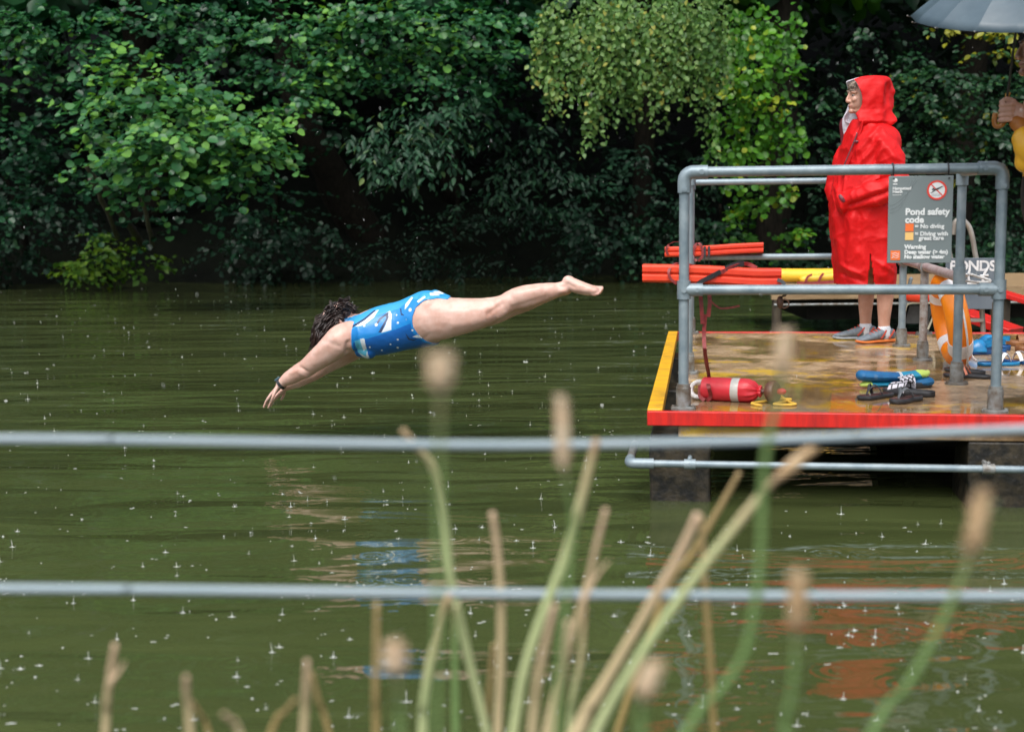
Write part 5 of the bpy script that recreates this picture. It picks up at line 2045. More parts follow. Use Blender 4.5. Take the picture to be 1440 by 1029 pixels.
# gripping hand: shaft axis, palm behind it, four fingers round it, thumb over the top
s_top, s_bot = Wp(1417.5, 140, .16), Wp(1414.5, 168, .16)
sa = (s_top - s_bot).normalized()
px_ = uvr; pz_ = -uvd
gc = Wp(1416, 161, .16)
mb.limb([Wp(1434, 176, .165), gc + px_ * .048 - sa * .010, gc + px_ * .040 + sa * .012, gc + px_ * .034 + sa * .022], [.026, .034, .036, .028], [.022, .019, .016, .013], pz_, 16, 4)
for k in range(4):
    b = gc + sa * (.031 - .0215 * k)
    R_ = .0245
    pts = []
    for t in (-8, 40, 85, 125, 165, 205, 238 - 10 * k):
        q = math.radians(t)
        R2 = R_ * (1.55 if t < 0 else 1.18 if t == 40 else 1.0)
        pts.append(b + px_ * (math.cos(q) * R2) + pz_ * (math.sin(q) * R2) - sa * (.003 * t / 238))
    finger(mb, pts, [.0100, .0102, .0098, .0100, .0090, .0085, .0068], sa)
tb0 = gc + px_ * .036 + sa * .030
finger(mb, [tb0, tb0 - px_ * .018 + sa * .020 + pz_ * .010, tb0 - px_ * .042 + sa * .024 + pz_ * .014, tb0 - px_ * .062 + sa * .014 + pz_ * .012], [.0140, .0115, .0105, .0075], pz_)
body = remesh(mb, .0040, 3, .5)
place_mesh('body', body, M_SKINM, per)
face_parts(per, ucc, uF, UP, uL, 1.0, M_HAIRB)
mb = MB()
cq = ucc - uF * .026 + UP * .034
mb.ball(cq, (uF, uL, UP), (.090, .086, .088), 20, 12)
rnd = random.Random(8)
for i in range(260):
    q, z = rnd.uniform(0, 2 * PI), rnd.uniform(.0, 1)
    d = uF * (math.cos(q) * math.sqrt(1 - z * z)) + uL * (math.sin(q) * math.sqrt(1 - z * z)) + UP * z
    p = cq + d * .086
    dn = (-UP * .9 - uF * .35 + d * .45).normalized()
    mb.tube(curve([p, p + dn * .04 + d * .006, p + dn * .085], 3), [.005, .005, .0045, .004, .003, .002, .001], 5)
build('hair', mb, M_HAIRB, per, fix=False, sharp=0)
M_YJ = mat('yellow_rain_jacket', (0.86, 0.46, 0.03), (0.80, 0.40, 0.025), rough=.4, scale=6, bump=.25, bscale=18, bdist=.01)
M_CUFF = mat('orange_cuff', (0.42, 0.15, 0.02), (0.36, 0.12, 0.02), rough=.5, scale=20)
M_TROU = mat('dark_trousers', (0.012, 0.014, 0.018), (0.022, 0.024, 0.028), rough=.7, scale=30, bump=.2)
mb = MB()
mb.limb([Wp(1477, 124), Wp(1480, 140), Wp(1481, 175), Wp(1482, 215), Wp(1482, 245), Wp(1482, 262)], [.075, .105, .130, .12, .125, .125], [.10, .20, .205, .19, .20, .205], uL, 26, 6)
mb.limb([Wp(1478, 142, .14), Wp(1480, 150, .17), Wp(1487, 182, .23), Wp(1484, 214, .24), Wp(1468, 214, .22), Wp(1452, 206, .20), Wp(1443, 196, .185)], [.07, .075, .072, .075, .080, .080, .062], [.07, .07, .066, .066, .066, .062, .052], uvd, 20, 6)
mb.limb([Wp(1437, 210, .185), Wp(1438, 224, .187), Wp(1440, 233, .19), Wp(1452, 233, .20)], [.022, .030, .034, .03], [.030, .036, .036, .03], uvd, 14, 5)
mb.limb([Wp(1478, 140, -.14), Wp(1478, 162, -.19), Wp(1482, 210, -.225), Wp(1478, 262, -.215), Wp(1475, 280, -.21)], [.07, .068, .062, .055, .05], None, uvd, 18, 6)
jk = remesh(mb, .007, 4, .5)
place_mesh('jacket', jk, M_YJ, per)
mb = MB()
mb.limb([Wp(1440, 184, .178), Wp(1434, 178, .168), Wp(1430.5, 174.5, .166)], [.034, .034, .033], [.03, .029, .028], uvd, 16, 4)
build('cuff', mb, M_CUFF, per)
mb = MB()
for g in (1, -1):
    ox = .09 * g
    mb.limb([Wp(1478, 285, ox), Wp(1482, 350, ox), Wp(1491, 420, ox), Wp(1504, 480, ox), Wp(1516, 542, ox)], [.115, .098, .08, .074, .068], None, uL, 20, 6)
mb.limb([Wp(1481, 250), Wp(1480, 275), Wp(1479, 300)], [.125, .128, .12], [.19, .195, .185], uL, 22, 4)
tr = remesh(mb, .008, 3, .5)
place_mesh('trousers', tr, M_TROU, per)
for g in (1, -1):
    ft = Wp(1516, 556, .09 * g); ft.z = ZD
    trainer(per, ft - uF * .08, ft + uF * .20, M_SOLEG)

# umbrella
M_UMB = mat('blue_grey_umbrella_cloth', (0.045, 0.075, 0.098), (0.065, 0.10, 0.125), rough=.45, scale=7, bump=.1)
M_HANDLE = mat('varnished_wood_handle', (0.42, 0.17, 0.04), (0.32, 0.12, 0.025), rough=.25, scale=8, stretch=(1, 1, 6))
umb = thing('umbrella', s_bot, 'blue grey umbrella with wooden crook handle held over the yellow jacket', 'umbrella')
up0 = Wp(1431.5, 47, .30)
ax_u = (up0 - s_top).normalized()
# canopy
nr = 16
rc_ = Wp(1445, 36, .38)
ax_c = (UP * 1.0 + uvr * .05 - uvd * .27).normalized()
e1 = (-uvr - ax_c * (-uvr).dot(ax_c)).normalized()
e2 = ax_c.cross(e1)
Ru, Hu = .460, .235
def cano(q, t, dr=0.0):
    """q angle, t 0 apex .. 1 rim; cloth sags between the ribs"""
    k = (q / (2 * PI) * nr) % 1.0
    sag = 4 * k * (1 - k)
    r = Ru * t * (1 - .030 * sag * t * t)
    z = Hu * (1 - t ** 1.75) - .007 * sag * math.sin(PI * t * .8)
    return rc_ + e1 * (math.cos(q) * r) + e2 * (math.sin(q) * r) + ax_c * (z + dr)
mb = MB()
nq, ntt = nr * 6, 12
vs = [cano(2 * PI * j / nq, .03 + .97 * i / ntt) for i in range(ntt + 1) for j in range(nq)]
mb.add(vs, [(i * nq + j, i * nq + (j + 1) % nq, (i + 1) * nq + (j + 1) % nq, (i + 1) * nq + j) for i in range(ntt) for j in range(nq)])
cn = build('canopy', mb, M_UMB, umb, sharp=14)
md = cn.modifiers.new('thick', 'SOLIDIFY'); md.thickness = .0015
mb = MB()
for j in range(nr):
    q = 2 * PI * j / nr
    mb.tube([cano(q, .05 + .95 * t / 8, -.004) for t in range(9)] + [cano(q, 1.0) + (cano(q, 1.0) - rc_).normalized() * .014], .0022, 6)
build('ribs', mb, M_BLACK, umb)
mb = MB()
for j in range(nr):
    q = 2 * PI * j / nr
    mb.ball(cano(q, 1.0) + (cano(q, 1.0) - rc_).normalized() * .012, AX, .0035, 8, 5)
build('rib_tips', mb, M_GALVD, umb)
apex = rc_ + ax_c * (Hu + .045)
mb = MB()
mb.tube([s_top - sa * .01, up0, apex], .0052, 10)
build('shaft', mb, M_BLACK, umb)
mb = MB()
q0 = s_top + sa * .002
pts = [q0, s_bot + sa * .03, s_bot, s_bot - sa * .022 - px_ * .004, s_bot - sa * .036 - px_ * .018, s_bot - sa * .034 - px_ * .034, s_bot - sa * .014 - px_ * .042, s_bot + sa * .020 - px_ * .041]
mb.tube(curve(pts, 6), .0115, 12)
build('crook_handle', mb, M_HANDLE, umb)
mb = MB()
mb.ball(q0 + sa * .012 + px_ * .005, AX, .009, 10, 6)
mb.tube([q0 - sa * .004, q0 + sa * .012], .0095, 10)
build('collar', mb, mat('brass_collar', (0.45, 0.25, 0.06), None, rough=.3, metal=.7), umb)
# ------------------------------------------------------------------ trees on the far bank
def leaf_mat(name, stops, rough=.42, trans=.25):
    m, nt, b, out = nodes_of(name)
    L = nt.links.new
    an = N(nt, 'ShaderNodeAttribute', attribute_name='tint')
    r = ramp(nt, stops)
    L(an.outputs['Fac'], r.inputs['Fac'])
    L(r.outputs['Color'], b.inputs['Base Color'])
    b.inputs['Roughness'].default_value = rough
    b.inputs['Specular IOR Level'].default_value = .32
    tr = N(nt, 'ShaderNodeBsdfTranslucent')
    hs = N(nt, 'ShaderNodeHueSaturation')
    hs.inputs['Hue'].default_value = .485
    hs.inputs['Saturation'].default_value = 1.15
    hs.inputs['Value'].default_value = 1.3
    L(r.outputs['Color'], hs.inputs['Color'])
    L(hs.outputs['Color'], tr.inputs['Color'])
    mx = N(nt, 'ShaderNodeMixShader')
    mx.inputs['Fac'].default_value = trans
    L(b.outputs['BSDF'], mx.inputs[1]); L(tr.outputs['BSDF'], mx.inputs[2])
    L(mx.outputs['Shader'], out.inputs['Surface'])
    return m


LEAF_ROUND = ([(0, 0, 0), (.40, .22, .16), (.52, .55, .20), (.33, .90, .12), (0, 1.0, .02), (-.33, .90, .12), (-.52, .55, .20), (-.40, .22, .16)], [(0, 1, 2, 3, 4), (0, 4, 5, 6, 7)])
LEAF_LONG = ([(0, 0, 0), (.19, .30, .08), (.20, .60, .08), (0, 1.0, -.06), (-.20, .60, .08), (-.19, .30, .08)], [(0, 1, 2, 3), (0, 3, 4, 5)])
LEAF_OVAL = ([(0, 0, 0), (.30, .28, .12), (.34, .6, .12), (0, 1.0, -.02), (-.34, .6, .12), (-.30, .28, .12)], [(0, 1, 2, 3), (0, 3, 4, 5)])


def leaf_mesh(name, pos, along, nrm, size, tint, tmpl, origin):
    tv, tf = tmpl
    tv = np.array(tv)
    n, k = len(pos), len(tv)
    along = along / np.linalg.norm(along, axis=1, keepdims=True)
    side = np.cross(along, nrm)
    side /= np.linalg.norm(side, axis=1, keepdims=True) + 1e-9
    nr = np.cross(side, along)
    v = pos[:, None, :] + size[:, None, None] * (tv[None, :, 0, None] * side[:, None, :] + tv[None, :, 1, None] * along[:, None, :] + tv[None, :, 2, None] * nr[:, None, :])
    v = v.reshape(-1, 3) - np.array(origin)
    fl = np.array([len(f) for f in tf])
    fi = np.concatenate([np.array(f) for f in tf])
    loops = (np.arange(n)[:, None] * k + fi[None, :]).ravel()
    tot = np.tile(fl, n)
    st = np.concatenate([[0], np.cumsum(tot)[:-1]])
    me = bpy.data.meshes.new(name)
    me.vertices.add(n * k)
    me.vertices.foreach_set('co', v.ravel())
    me.loops.add(len(loops))
    me.loops.foreach_set('vertex_index', loops.astype(np.int32))
    me.polygons.add(len(tot))
    me.polygons.foreach_set('loop_start', st.astype(np.int32))
    me.polygons.foreach_set('loop_total', tot.astype(np.int32))
    at = me.attributes.new('tint', 'FLOAT', 'POINT')
    at.data.foreach_set('value', np.repeat(tint, k).astype(np.float32))
    me.update()
    me.validate()
    return me


class Crown:
    def __init__(self, tmpl, size, seed, droop=.25, face=(0, -.35, 1)):
        self.t, self.size, self.droop = tmpl, size, droop
        self.r = np.random.default_rng(seed)
        self.p, self.a, self.n, self.s, self.c = [], [], [], [], []
        self.tw = MB()
        self.face = np.array(face, float)

    def cluster(self, c, R, twigs, tint=.5, size=None, hang=False, step=.62, length=(.45, 1.0), keep=None):
        """leafy twigs spread through an ellipsoid c, R"""
        r, size = self.r, size or self.size
        c, R = np.array(c, float), np.array(R, float)
        for k in range(int(twigs * 1.12)):
            d = r.normal(size=3); d /= np.linalg.norm(d)
            st = c + d * R * r.random() ** .5
            if hang:
                dr = np.array([r.normal() * .16, r.normal() * .16, -1.0])
            else:
                dr = d * np.array([1, 1, .35]) + np.array([r.normal() * .45, -.35 + r.normal() * .35, r.normal() * .25 - self.droop * .5])
            dr /= np.linalg.norm(dr)
            ln = r.uniform(*length) * (1.0 if hang else min(1.0, max(R) * 1.5))
            nl = max(4, int(ln / (size * step)))
            tint_k = tint + r.normal() * .10
            pts = []
            for i in range(nl):
                t = (i + .5) / nl
                q = st + dr * ln * t + np.array([0, 0, -self.droop * ln * t * t * .6])
                pts.append(q)
                sd = np.cross(dr, [0, 0, 1.0]); sd /= np.linalg.norm(sd) + 1e-9
                sg = 1 if i % 2 else -1
                al = dr * .55 + sd * sg * .85 + r.normal(size=3) * .28 + np.array([0, 0, -.15 - self.droop * .8])
                nm = self.face + r.normal(size=3) * .42 + d * .25
                if hang:
                    al = np.array([0, 0, -1.0]) * .7 + sd * sg * .6 + r.normal(size=3) * .35
                    nm = np.array([0, -1, .5]) + r.normal(size=3) * .55
                self.p.append(q + sd * sg * size * .12)
                self.a.append(al); self.n.append(nm)
                self.s.append(size * r.uniform(.5, 1.2))
                self.c.append(np.clip(tint_k + r.normal() * .19, 0, 1))

    def mass(self, lo, hi, n, size, tint=.4):  # the high leaves, out of view, are added to block sky light
        """big plain leaves high in the crown"""
        r = self.r
        lo, hi = np.array(lo, float), np.array(hi, float)
        p = lo + (hi - lo) * r.random((n, 3))
        for q in p:
            self.p.append(q)
            self.a.append(r.normal(size=3) + np.array([0, -.2, -.5]))
            self.n.append(np.array([0, -.2, 1.0]) + r.normal(size=3) * .5)
            self.s.append(size * r.uniform(.7, 1.3))
            self.c.append(np.clip(tint + r.normal() * .15, 0, 1))

    def finish(self, root, m, mtw):
        me = leaf_mesh('crown', np.array(self.p), np.array(self.a), np.array(self.n), np.array(self.s), np.array(self.c), self.t, ROOTS[root.name])
        me.materials.append(m)
        o = link('crown', me, root)
        if self.tw.v:
            build('branch', self.tw, mtw, root, fix=False, sharp=0)
        return o


M_BARK = mat('dark_wet_bark', (0.008, 0.007, 0.005), (0.022, 0.018, 0.013), rough=.8, spec=.15, scale=5, stretch=(5, 5, .8), bump=.6, bdist=.03)
M_BARKP = mat('grey_branch_bark', (0.05, 0.045, 0.035), (0.10, 0.085, 0.07), rough=.6, scale=6, bump=.4)
DKG = [(0, (0.006, 0.018, 0.009)), (.45, (0.010, 0.034, 0.015)), (1, (0.026, 0.07, 0.022))]
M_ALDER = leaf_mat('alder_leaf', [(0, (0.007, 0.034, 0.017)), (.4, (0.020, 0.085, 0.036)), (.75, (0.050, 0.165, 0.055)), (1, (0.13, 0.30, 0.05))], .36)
M_LAUREL = leaf_mat('long_leaf', [(0, (0.0080, 0.0272, 0.0160)), (.5, (0.0160, 0.0600, 0.0304)), (.85, (0.0320, 0.0920, 0.0400)), (1, (0.0960, 0.1440, 0.0400))], .46)
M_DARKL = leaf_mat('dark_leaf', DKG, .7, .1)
M_BIRCH = leaf_mat('birch_leaf', [(0, (0.035, 0.095, 0.025)), (.5, (0.095, 0.205, 0.050)), (.85, (0.19, 0.30, 0.085)), (1, (0.34, 0.34, 0.07))], .42, .32)
M_IVY = leaf_mat('ivy_leaf', [(0, (0.022, 0.085, 0.012)), (.5, (0.055, 0.19, 0.018)), (.85, (0.12, 0.30, 0.022)), (1, (0.30, 0.36, 0.03))], .40, .3)
M_HOLLY = leaf_mat('bush_leaf', [(0, (0.0064, 0.0256, 0.0128)), (.5, (0.0160, 0.0576, 0.0240)), (.85, (0.0320, 0.0960, 0.0280)), (1, (0.2080, 0.2160, 0.0160))], .38)
M_SHRUB = leaf_mat('shrub_leaf', [(0, (0.02, 0.07, 0.012)), (.5, (0.06, 0.16, 0.02)), (1, (0.16, 0.28, 0.025))], .4, .3)


def px_r(px, Y):
    return px / (FPX / Y)


def put(cr, px, py, Y, rx, ry, twigs, rz=None, **kw):
    c = P(px, py, Y)
    cr.cluster(c, (px_r(rx, Y), rz or px_r((rx + ry) * .5, Y), px_r(ry, Y)), twigs, **kw)


def trunk(root, pts, r, m=M_BARK, nm='trunk', seg=12):
    mb = MB()
    p, r1, _ = smooth_chain(pts, r, None, 5)
    mb.tube(p, r1, seg)
    for i, q in enumerate(mb.v):
        mb.v[i] = q + V((noise.noise(q * 3), noise.noise(q * 3 + V((9, 0, 0))), 0)) * .03
    return build(nm, mb, m, root, sharp=0)


def tree(name, px, Y, label, cat='tree', group=None):
    b = P(px, 400, Y)
    return thing(name, V((b.x, Y, ground_h(b.x, Y))), label, cat, group)


def base(root):
    return ROOTS[root.name]


# alder with round leaves, left; its boughs hang far out over the water
t = tree('alder_tree', 215, 26.0, 'broad alder with round glossy leaves reaching out over the water on the left')
b0 = base(t)
trunk(t, [b0, b0 + V((.3, -.8, 2.2)), b0 + V((.2, -1.6, 4.5)), b0 + V((0, -2.0, 8)), b0 + V((.3, -2, 12))], [.34, .30, .26, .2, .08])
cr = Crown(LEAF_ROUND, .118, 11, droop=.2)
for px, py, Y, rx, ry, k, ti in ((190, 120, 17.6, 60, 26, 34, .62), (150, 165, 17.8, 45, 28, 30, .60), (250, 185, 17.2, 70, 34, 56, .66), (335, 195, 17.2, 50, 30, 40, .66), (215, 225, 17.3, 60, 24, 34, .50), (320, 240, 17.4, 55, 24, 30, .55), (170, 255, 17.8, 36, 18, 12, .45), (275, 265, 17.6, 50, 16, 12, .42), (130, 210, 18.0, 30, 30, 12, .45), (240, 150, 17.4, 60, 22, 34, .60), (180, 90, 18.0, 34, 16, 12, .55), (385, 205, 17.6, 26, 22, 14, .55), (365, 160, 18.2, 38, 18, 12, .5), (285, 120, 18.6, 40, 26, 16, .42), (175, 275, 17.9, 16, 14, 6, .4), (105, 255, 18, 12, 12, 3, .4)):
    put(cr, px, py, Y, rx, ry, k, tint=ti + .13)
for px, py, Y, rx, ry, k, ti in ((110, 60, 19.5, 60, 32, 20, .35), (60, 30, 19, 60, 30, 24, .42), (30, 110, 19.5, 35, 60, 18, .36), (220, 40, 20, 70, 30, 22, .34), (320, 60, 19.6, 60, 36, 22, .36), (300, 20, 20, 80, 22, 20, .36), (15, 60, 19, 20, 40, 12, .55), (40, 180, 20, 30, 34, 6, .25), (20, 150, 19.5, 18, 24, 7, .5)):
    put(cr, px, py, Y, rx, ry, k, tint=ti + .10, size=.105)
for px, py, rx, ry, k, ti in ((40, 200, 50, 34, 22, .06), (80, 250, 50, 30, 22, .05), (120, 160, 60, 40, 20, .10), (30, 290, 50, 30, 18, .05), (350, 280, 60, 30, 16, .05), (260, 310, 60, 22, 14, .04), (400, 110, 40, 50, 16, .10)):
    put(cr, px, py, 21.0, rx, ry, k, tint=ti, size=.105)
cr.mass((b0.x - 5, 20.5, 4.6), (b0.x + 4, 30, 13), 2600, .42, .3)
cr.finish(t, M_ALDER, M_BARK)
for pts, rr in (([P(205, 350, 24), P(150, 270, 19.5), P(120, 235, 18.2)], [.06, .045, .02]), ([P(165, 332, 22), P(147, 290, 20), P(128, 252, 18.6)], [.045, .04, .03]), ([P(215, 345, 22), P(205, 300, 19), P(198, 270, 18)], [.04, .03, .015])):
    trunk(t, pts, rr, M_BARKP if pts[0].y < 25 else M_BARK, 'bough', 8)

# second alder, centre left, with a leaning trunk in shadow
t = tree('alder_tree', 545, 26.5, 'alder with a leaning shadowed trunk and round leaves above the diver')
b0 = base(t)
trunk(t, [P(525, 345, 25.2), P(478, 262, 24.5), P(428, 175, 23.6), P(400, 60, 23.5), P(395, -120, 24)], [.34, .30, .26, .2, .12])
trunk(t, [P(500, 340, 25.4), P(458, 262, 24.8), P(430, 190, 24.4)], [.18, .15, .1], nm='bough')
cr = Crown(LEAF_ROUND, .106, 12, droop=.2)
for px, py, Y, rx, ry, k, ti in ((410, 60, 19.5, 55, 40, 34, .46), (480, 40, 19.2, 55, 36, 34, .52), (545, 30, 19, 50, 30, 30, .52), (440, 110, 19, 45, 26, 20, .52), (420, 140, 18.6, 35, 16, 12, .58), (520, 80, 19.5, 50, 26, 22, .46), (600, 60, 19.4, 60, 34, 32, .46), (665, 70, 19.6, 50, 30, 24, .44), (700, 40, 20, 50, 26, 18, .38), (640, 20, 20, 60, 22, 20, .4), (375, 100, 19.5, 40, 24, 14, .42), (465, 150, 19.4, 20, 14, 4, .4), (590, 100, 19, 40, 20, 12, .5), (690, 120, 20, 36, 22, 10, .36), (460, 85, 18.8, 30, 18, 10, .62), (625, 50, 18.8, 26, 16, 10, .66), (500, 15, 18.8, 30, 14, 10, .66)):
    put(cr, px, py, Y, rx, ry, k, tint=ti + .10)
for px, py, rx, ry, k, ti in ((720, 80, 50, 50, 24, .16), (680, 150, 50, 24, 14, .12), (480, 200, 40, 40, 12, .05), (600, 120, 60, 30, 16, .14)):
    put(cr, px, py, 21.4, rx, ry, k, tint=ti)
cr.mass((b0.x - 4, 20.5, 4.6), (b0.x + 3.5, 30, 13), 2400, .42, .3)
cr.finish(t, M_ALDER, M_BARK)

# long leaved tree hanging in the middle
t = tree('bay_willow_tree', 640, 26.5, 'tree with narrow drooping leaves hanging mid picture above the diver')
b0 = base(t)
trunk(t, [b0, b0 + V((-.2, -1.2, 2.0)), b0 + V((-.5, -2.6, 3.5)), b0 + V((-.3, -3.2, 6))], [.22, .18, .13, .06])
cr = Crown(LEAF_LONG, .140, 13, droop=.7)
for px, py, Y, rx, ry, k, ti in ((600, 165, 18.8, 45, 26, 36, .56), (545, 190, 18.8, 42, 20, 30, .54), (575, 215, 18.6, 46, 24, 30, .50), (625, 195, 18.8, 30, 32, 26, .54), (530, 225, 19, 22, 26, 12, .45), (570, 250, 18.8, 26, 20, 10, .42), (632, 240, 19, 14, 30, 9, .46), (505, 190, 19, 18, 16, 8, .46), (650, 140, 19.4, 26, 14, 8, .5)):
    put(cr, px, py, Y, rx, ry, k, tint=ti, step=.42, length=(.3, .7))
for px, py, Y, rx, ry, k, ti in ((720, 205, 21.5, 40, 34, 22, .32), (770, 240, 21.5, 40, 30, 20, .33), (710, 250, 21.3, 34, 26, 20, .38), (735, 290, 21.5, 24, 30, 12, .32), (800, 250, 21.8, 30, 22, 12, .30), (760, 195, 22, 36, 26, 14, .24), (690, 180, 21.5, 24, 18, 12, .34), (780, 300, 22, 14, 12, 3, .3), (700, 272, 21.2, 24, 10, 8, .46)):
    put(cr, px, py, Y, rx, ry, k, tint=ti, step=.5, length=(.35, .8))
cr.mass((b0.x - 2.5, 20.5, 4.8), (b0.x + 3, 29, 12), 1700, .42, .3)
cr.finish(t, M_LAUREL, M_BARK)

# weeping birch
t = tree('birch_tree', 900, 25.5, 'weeping birch with small yellow green leaves hanging in strands at the top centre')
b0 = base(t)
trunk(t, [b0, b0 + V((0, -1, 3)), b0 + V((-.2, -2.5, 5.5)), b0 + V((-.2, -3, 10))], [.2, .17, .13, .05], M_BARK)
cr = Crown(LEAF_OVAL, .088, 14, droop=.3)
for px, py, Y, rx, ry, k, ti, ln in ((790, 30, 18.5, 42, 26, 44, .50, (.4, .9)), (850, 20, 18.4, 50, 28, 60, .56, (.5, 1.1)), (920, 10, 18.4, 50, 28, 60, .56, (.5, 1.2)), (985, 10, 18.6, 40, 30, 44, .46, (.6, 1.3)), (765, 60, 18.6, 22, 18, 16, .62, (.3, .6)), (840, 70, 18.5, 40, 26, 34, .50, (.3, .8)), (895, 70, 18.6, 36, 30, 26, .50, (.3, .7)), (950, 60, 18.7, 36, 30, 24, .46, (.3, .7)), (845, 120, 18.6, 12, 18, 8, .58, (.3, .6)), (1000, 70, 18.8, 24, 40, 20, .46, (.4, .9)), (752, 75, 18.6, 8, 10, 5, .72, (.2, .4)), (985, 140, 18.8, 8, 24, 6, .55, (.3, .5)), (835, 95, 18.5, 30, 14, 14, .54, (.5, 1.0)), (845, 130, 18.5, 6, 16, 6, .66, (.5, .9)), (880, 110, 18.6, 24, 14, 9, .5, (.4, .8)), (930, 95, 18.7, 26, 16, 9, .48, (.4, .8)), (780, 75, 18.6, 20, 12, 9, .62, (.3, .6)), (1000, 120, 18.7, 14, 30, 9, .5, (.5, 1.0)), (960, 20, 18.3, 50, 24, 26, .5, (.5, 1.0)), (870, 10, 18.2, 70, 20, 26, .56, (.5, 1.0))):
    put(cr, px, py, Y, rx * 1.05, ry * .9, int(k * .55), tint=ti, hang=True, step=.55, length=ln)
rnd = random.Random(77)
for k in range(38):                      # loose strands hanging below the spray
    sx_ = rnd.uniform(748, 1012)
    top = 70 + 22 * math.sin(sx_ * .05) + rnd.uniform(-30, 25)
    put(cr, sx_, top, rnd.uniform(18.3, 19.2), 3, 5, 2, tint=rnd.uniform(.4, .7), hang=True, step=.5, length=(.35, .8) if rnd.random() < .3 else (.15, .45))
for px, py, rx, ry, k in ((775, 8, 24, 18, 14), (835, -10, 60, 20, 34), (950, -10, 80, 20, 40), (1010, 20, 30, 40, 20)):
    put(cr, px, py, 18.6, rx, ry, k, tint=.5, hang=True, step=.55, length=(.35, .7))
cr.mass((b0.x - 2.5, 20.5, 5.0), (b0.x + 2.5, 28, 12), 1800, .36, .35)
cr.finish(t, M_BIRCH, M_BARK)

# ivy clad tree, bright lime
t = tree('ivy_clad_tree', 1075, 23.4, 'ivy clad tree trunk hung with bright lime green leaves left of the man in red')
b0 = base(t)
trunk(t, [b0, V((b0.x + .1, b0.y - .6, 2)), V((b0.x, b0.y - 1.4, 5)), V((b0.x + .2, b0.y - 1.6, 11))], [.32, .28, .24, .1], M_BARK)
cr = Crown(LEAF_ROUND, .102, 15, droop=.35)
for px, py, Y, rx, ry, k, ti in ((1060, 20, 20.2, 50, 30, 24, .36), (1035, 60, 20, 26, 24, 18, .46), (1095, 60, 20.2, 30, 34, 18, .30), (1060, 110, 19.8, 30, 22, 18, .50), (1048, 100, 19.6, 18, 10, 9, .72), (1108, 110, 20.1, 16, 30, 9, .34), (1012, 165, 20.2, 18, 26, 8, .46), (1038, 170, 19.9, 20, 20, 12, .58), (1085, 165, 19.8, 34, 20, 16, .46), (1045, 205, 19.8, 30, 16, 14, .62), (1100, 200, 20.1, 26, 24, 11, .34), (1118, 20, 20.6, 14, 36, 8, .36), (1030, 130, 19.7, 10, 14, 5, .8), (1090, 232, 20.1, 34, 12, 8, .42), (1126, 165, 20.4, 12, 26, 6, .4), (1008, 110, 20.4, 12, 20, 5, .5), (1075, 40, 19.9, 20, 12, 8, .6), (1066, 135, 19.6, 16, 8, 7, .8), (1100, 150, 19.7, 12, 10, 5, .75)):
    put(cr, px, py, Y, rx, ry, k, tint=ti, hang=(k % 2 == 0), step=.6, length=(.25, .6))
for px, py, Y, rx, ry, k, ti in ((1060, 285, 20.4, 20, 10, 10, .62), (1035, 302, 20.2, 16, 8, 9, .72), (1100, 275, 20.4, 14, 16, 8, .86), (1112, 265, 20.3, 8, 10, 6, .95), (1125, 325, 20.6, 18, 10, 9, .56), (1050, 330, 21, 40, 16, 10, .3), (1085, 340, 21, 40, 18, 10, .3), (1020, 280, 21.5, 30, 30, 10, .2), (1060, 70, 21.2, 60, 60, 30, .12), (1070, 180, 21.2, 60, 60, 30, .12)):
    put(cr, px, py, Y, rx, ry, k, tint=ti, step=.7, length=(.25, .5))
cr.mass((b0.x - 1.8, 20.8, 4.8), (b0.x + 2.2, 27, 12), 1600, .36, .3)
cr.finish(t, M_IVY, M_BARK)

# dark bush right of the man, yellowing leaves near the umbrella
t = tree('holm_oak_tree', 1330, 25, 'dark bushy tree filling the right background with a few yellow leaves under the umbrella')
b0 = base(t)
trunk(t, [b0, b0 + V((.1, -.6, 3)), b0 + V((0, -1.4, 6)), b0 + V((0, -1.5, 11))], [.3, .26, .2, .08], M_BARK)
cr = Crown(LEAF_OVAL, .110, 16, droop=.35)
for px, py, Y, rx, ry, k, ti in ((1300, 130, 20.6, 50, 34, 44, .48), (1350, 110, 20.4, 44, 24, 34, .50), (1400, 135, 20.2, 44, 30, 34, .46), (1280, 190, 20.8, 30, 44, 30, .38), (1330, 190, 20.6, 50, 36, 40, .42), (1390, 200, 20.4, 44, 32, 34, .42), (1435, 180, 20.6, 30, 44, 22, .40), (1300, 250, 21, 44, 34, 28, .34), (1380, 270, 20.8, 40, 34, 28, .36), (1420, 300, 20.8, 34, 44, 24, .36), (1170, 250, 21.4, 36, 40, 20, .30), (1150, 180, 21.2, 16, 50, 20, .36), (1165, 110, 21.6, 36, 40, 16, .26), (1160, 320, 21.5, 40, 34, 18, .26), (1370, 350, 21, 50, 30, 20, .32), (1270, 90, 21.6, 30, 22, 12, .3), (1430, 350, 20.6, 30, 26, 18, .4), (1480, 120, 20.4, 40, 80, 40, .42), (1490, 280, 20.6, 40, 80, 40, .38), (1230, 60, 22, 60, 30, 10, .2)):
    put(cr, px, py, Y, rx, ry, k, tint=ti, step=.5, length=(.35, .8))
for px, py, rx, ry, k in ((1405, 72, 28, 5, 12), (1385, 50, 20, 8, 6), (1330, 42, 30, 4, 6), (1420, 45, 22, 8, 8), (1395, 165, 10, 5, 3), (1350, 245, 8, 6, 2)):
    put(cr, px, py, 20.0, rx, ry, k, tint=.97, step=.55, length=(.25, .5))
cr.mass((b0.x - 4, 21.0, 4.6), (b0.x + 4.5, 28, 12.5), 2600, .4, .3)
cr.finish(t, M_HOLLY, M_BARK)

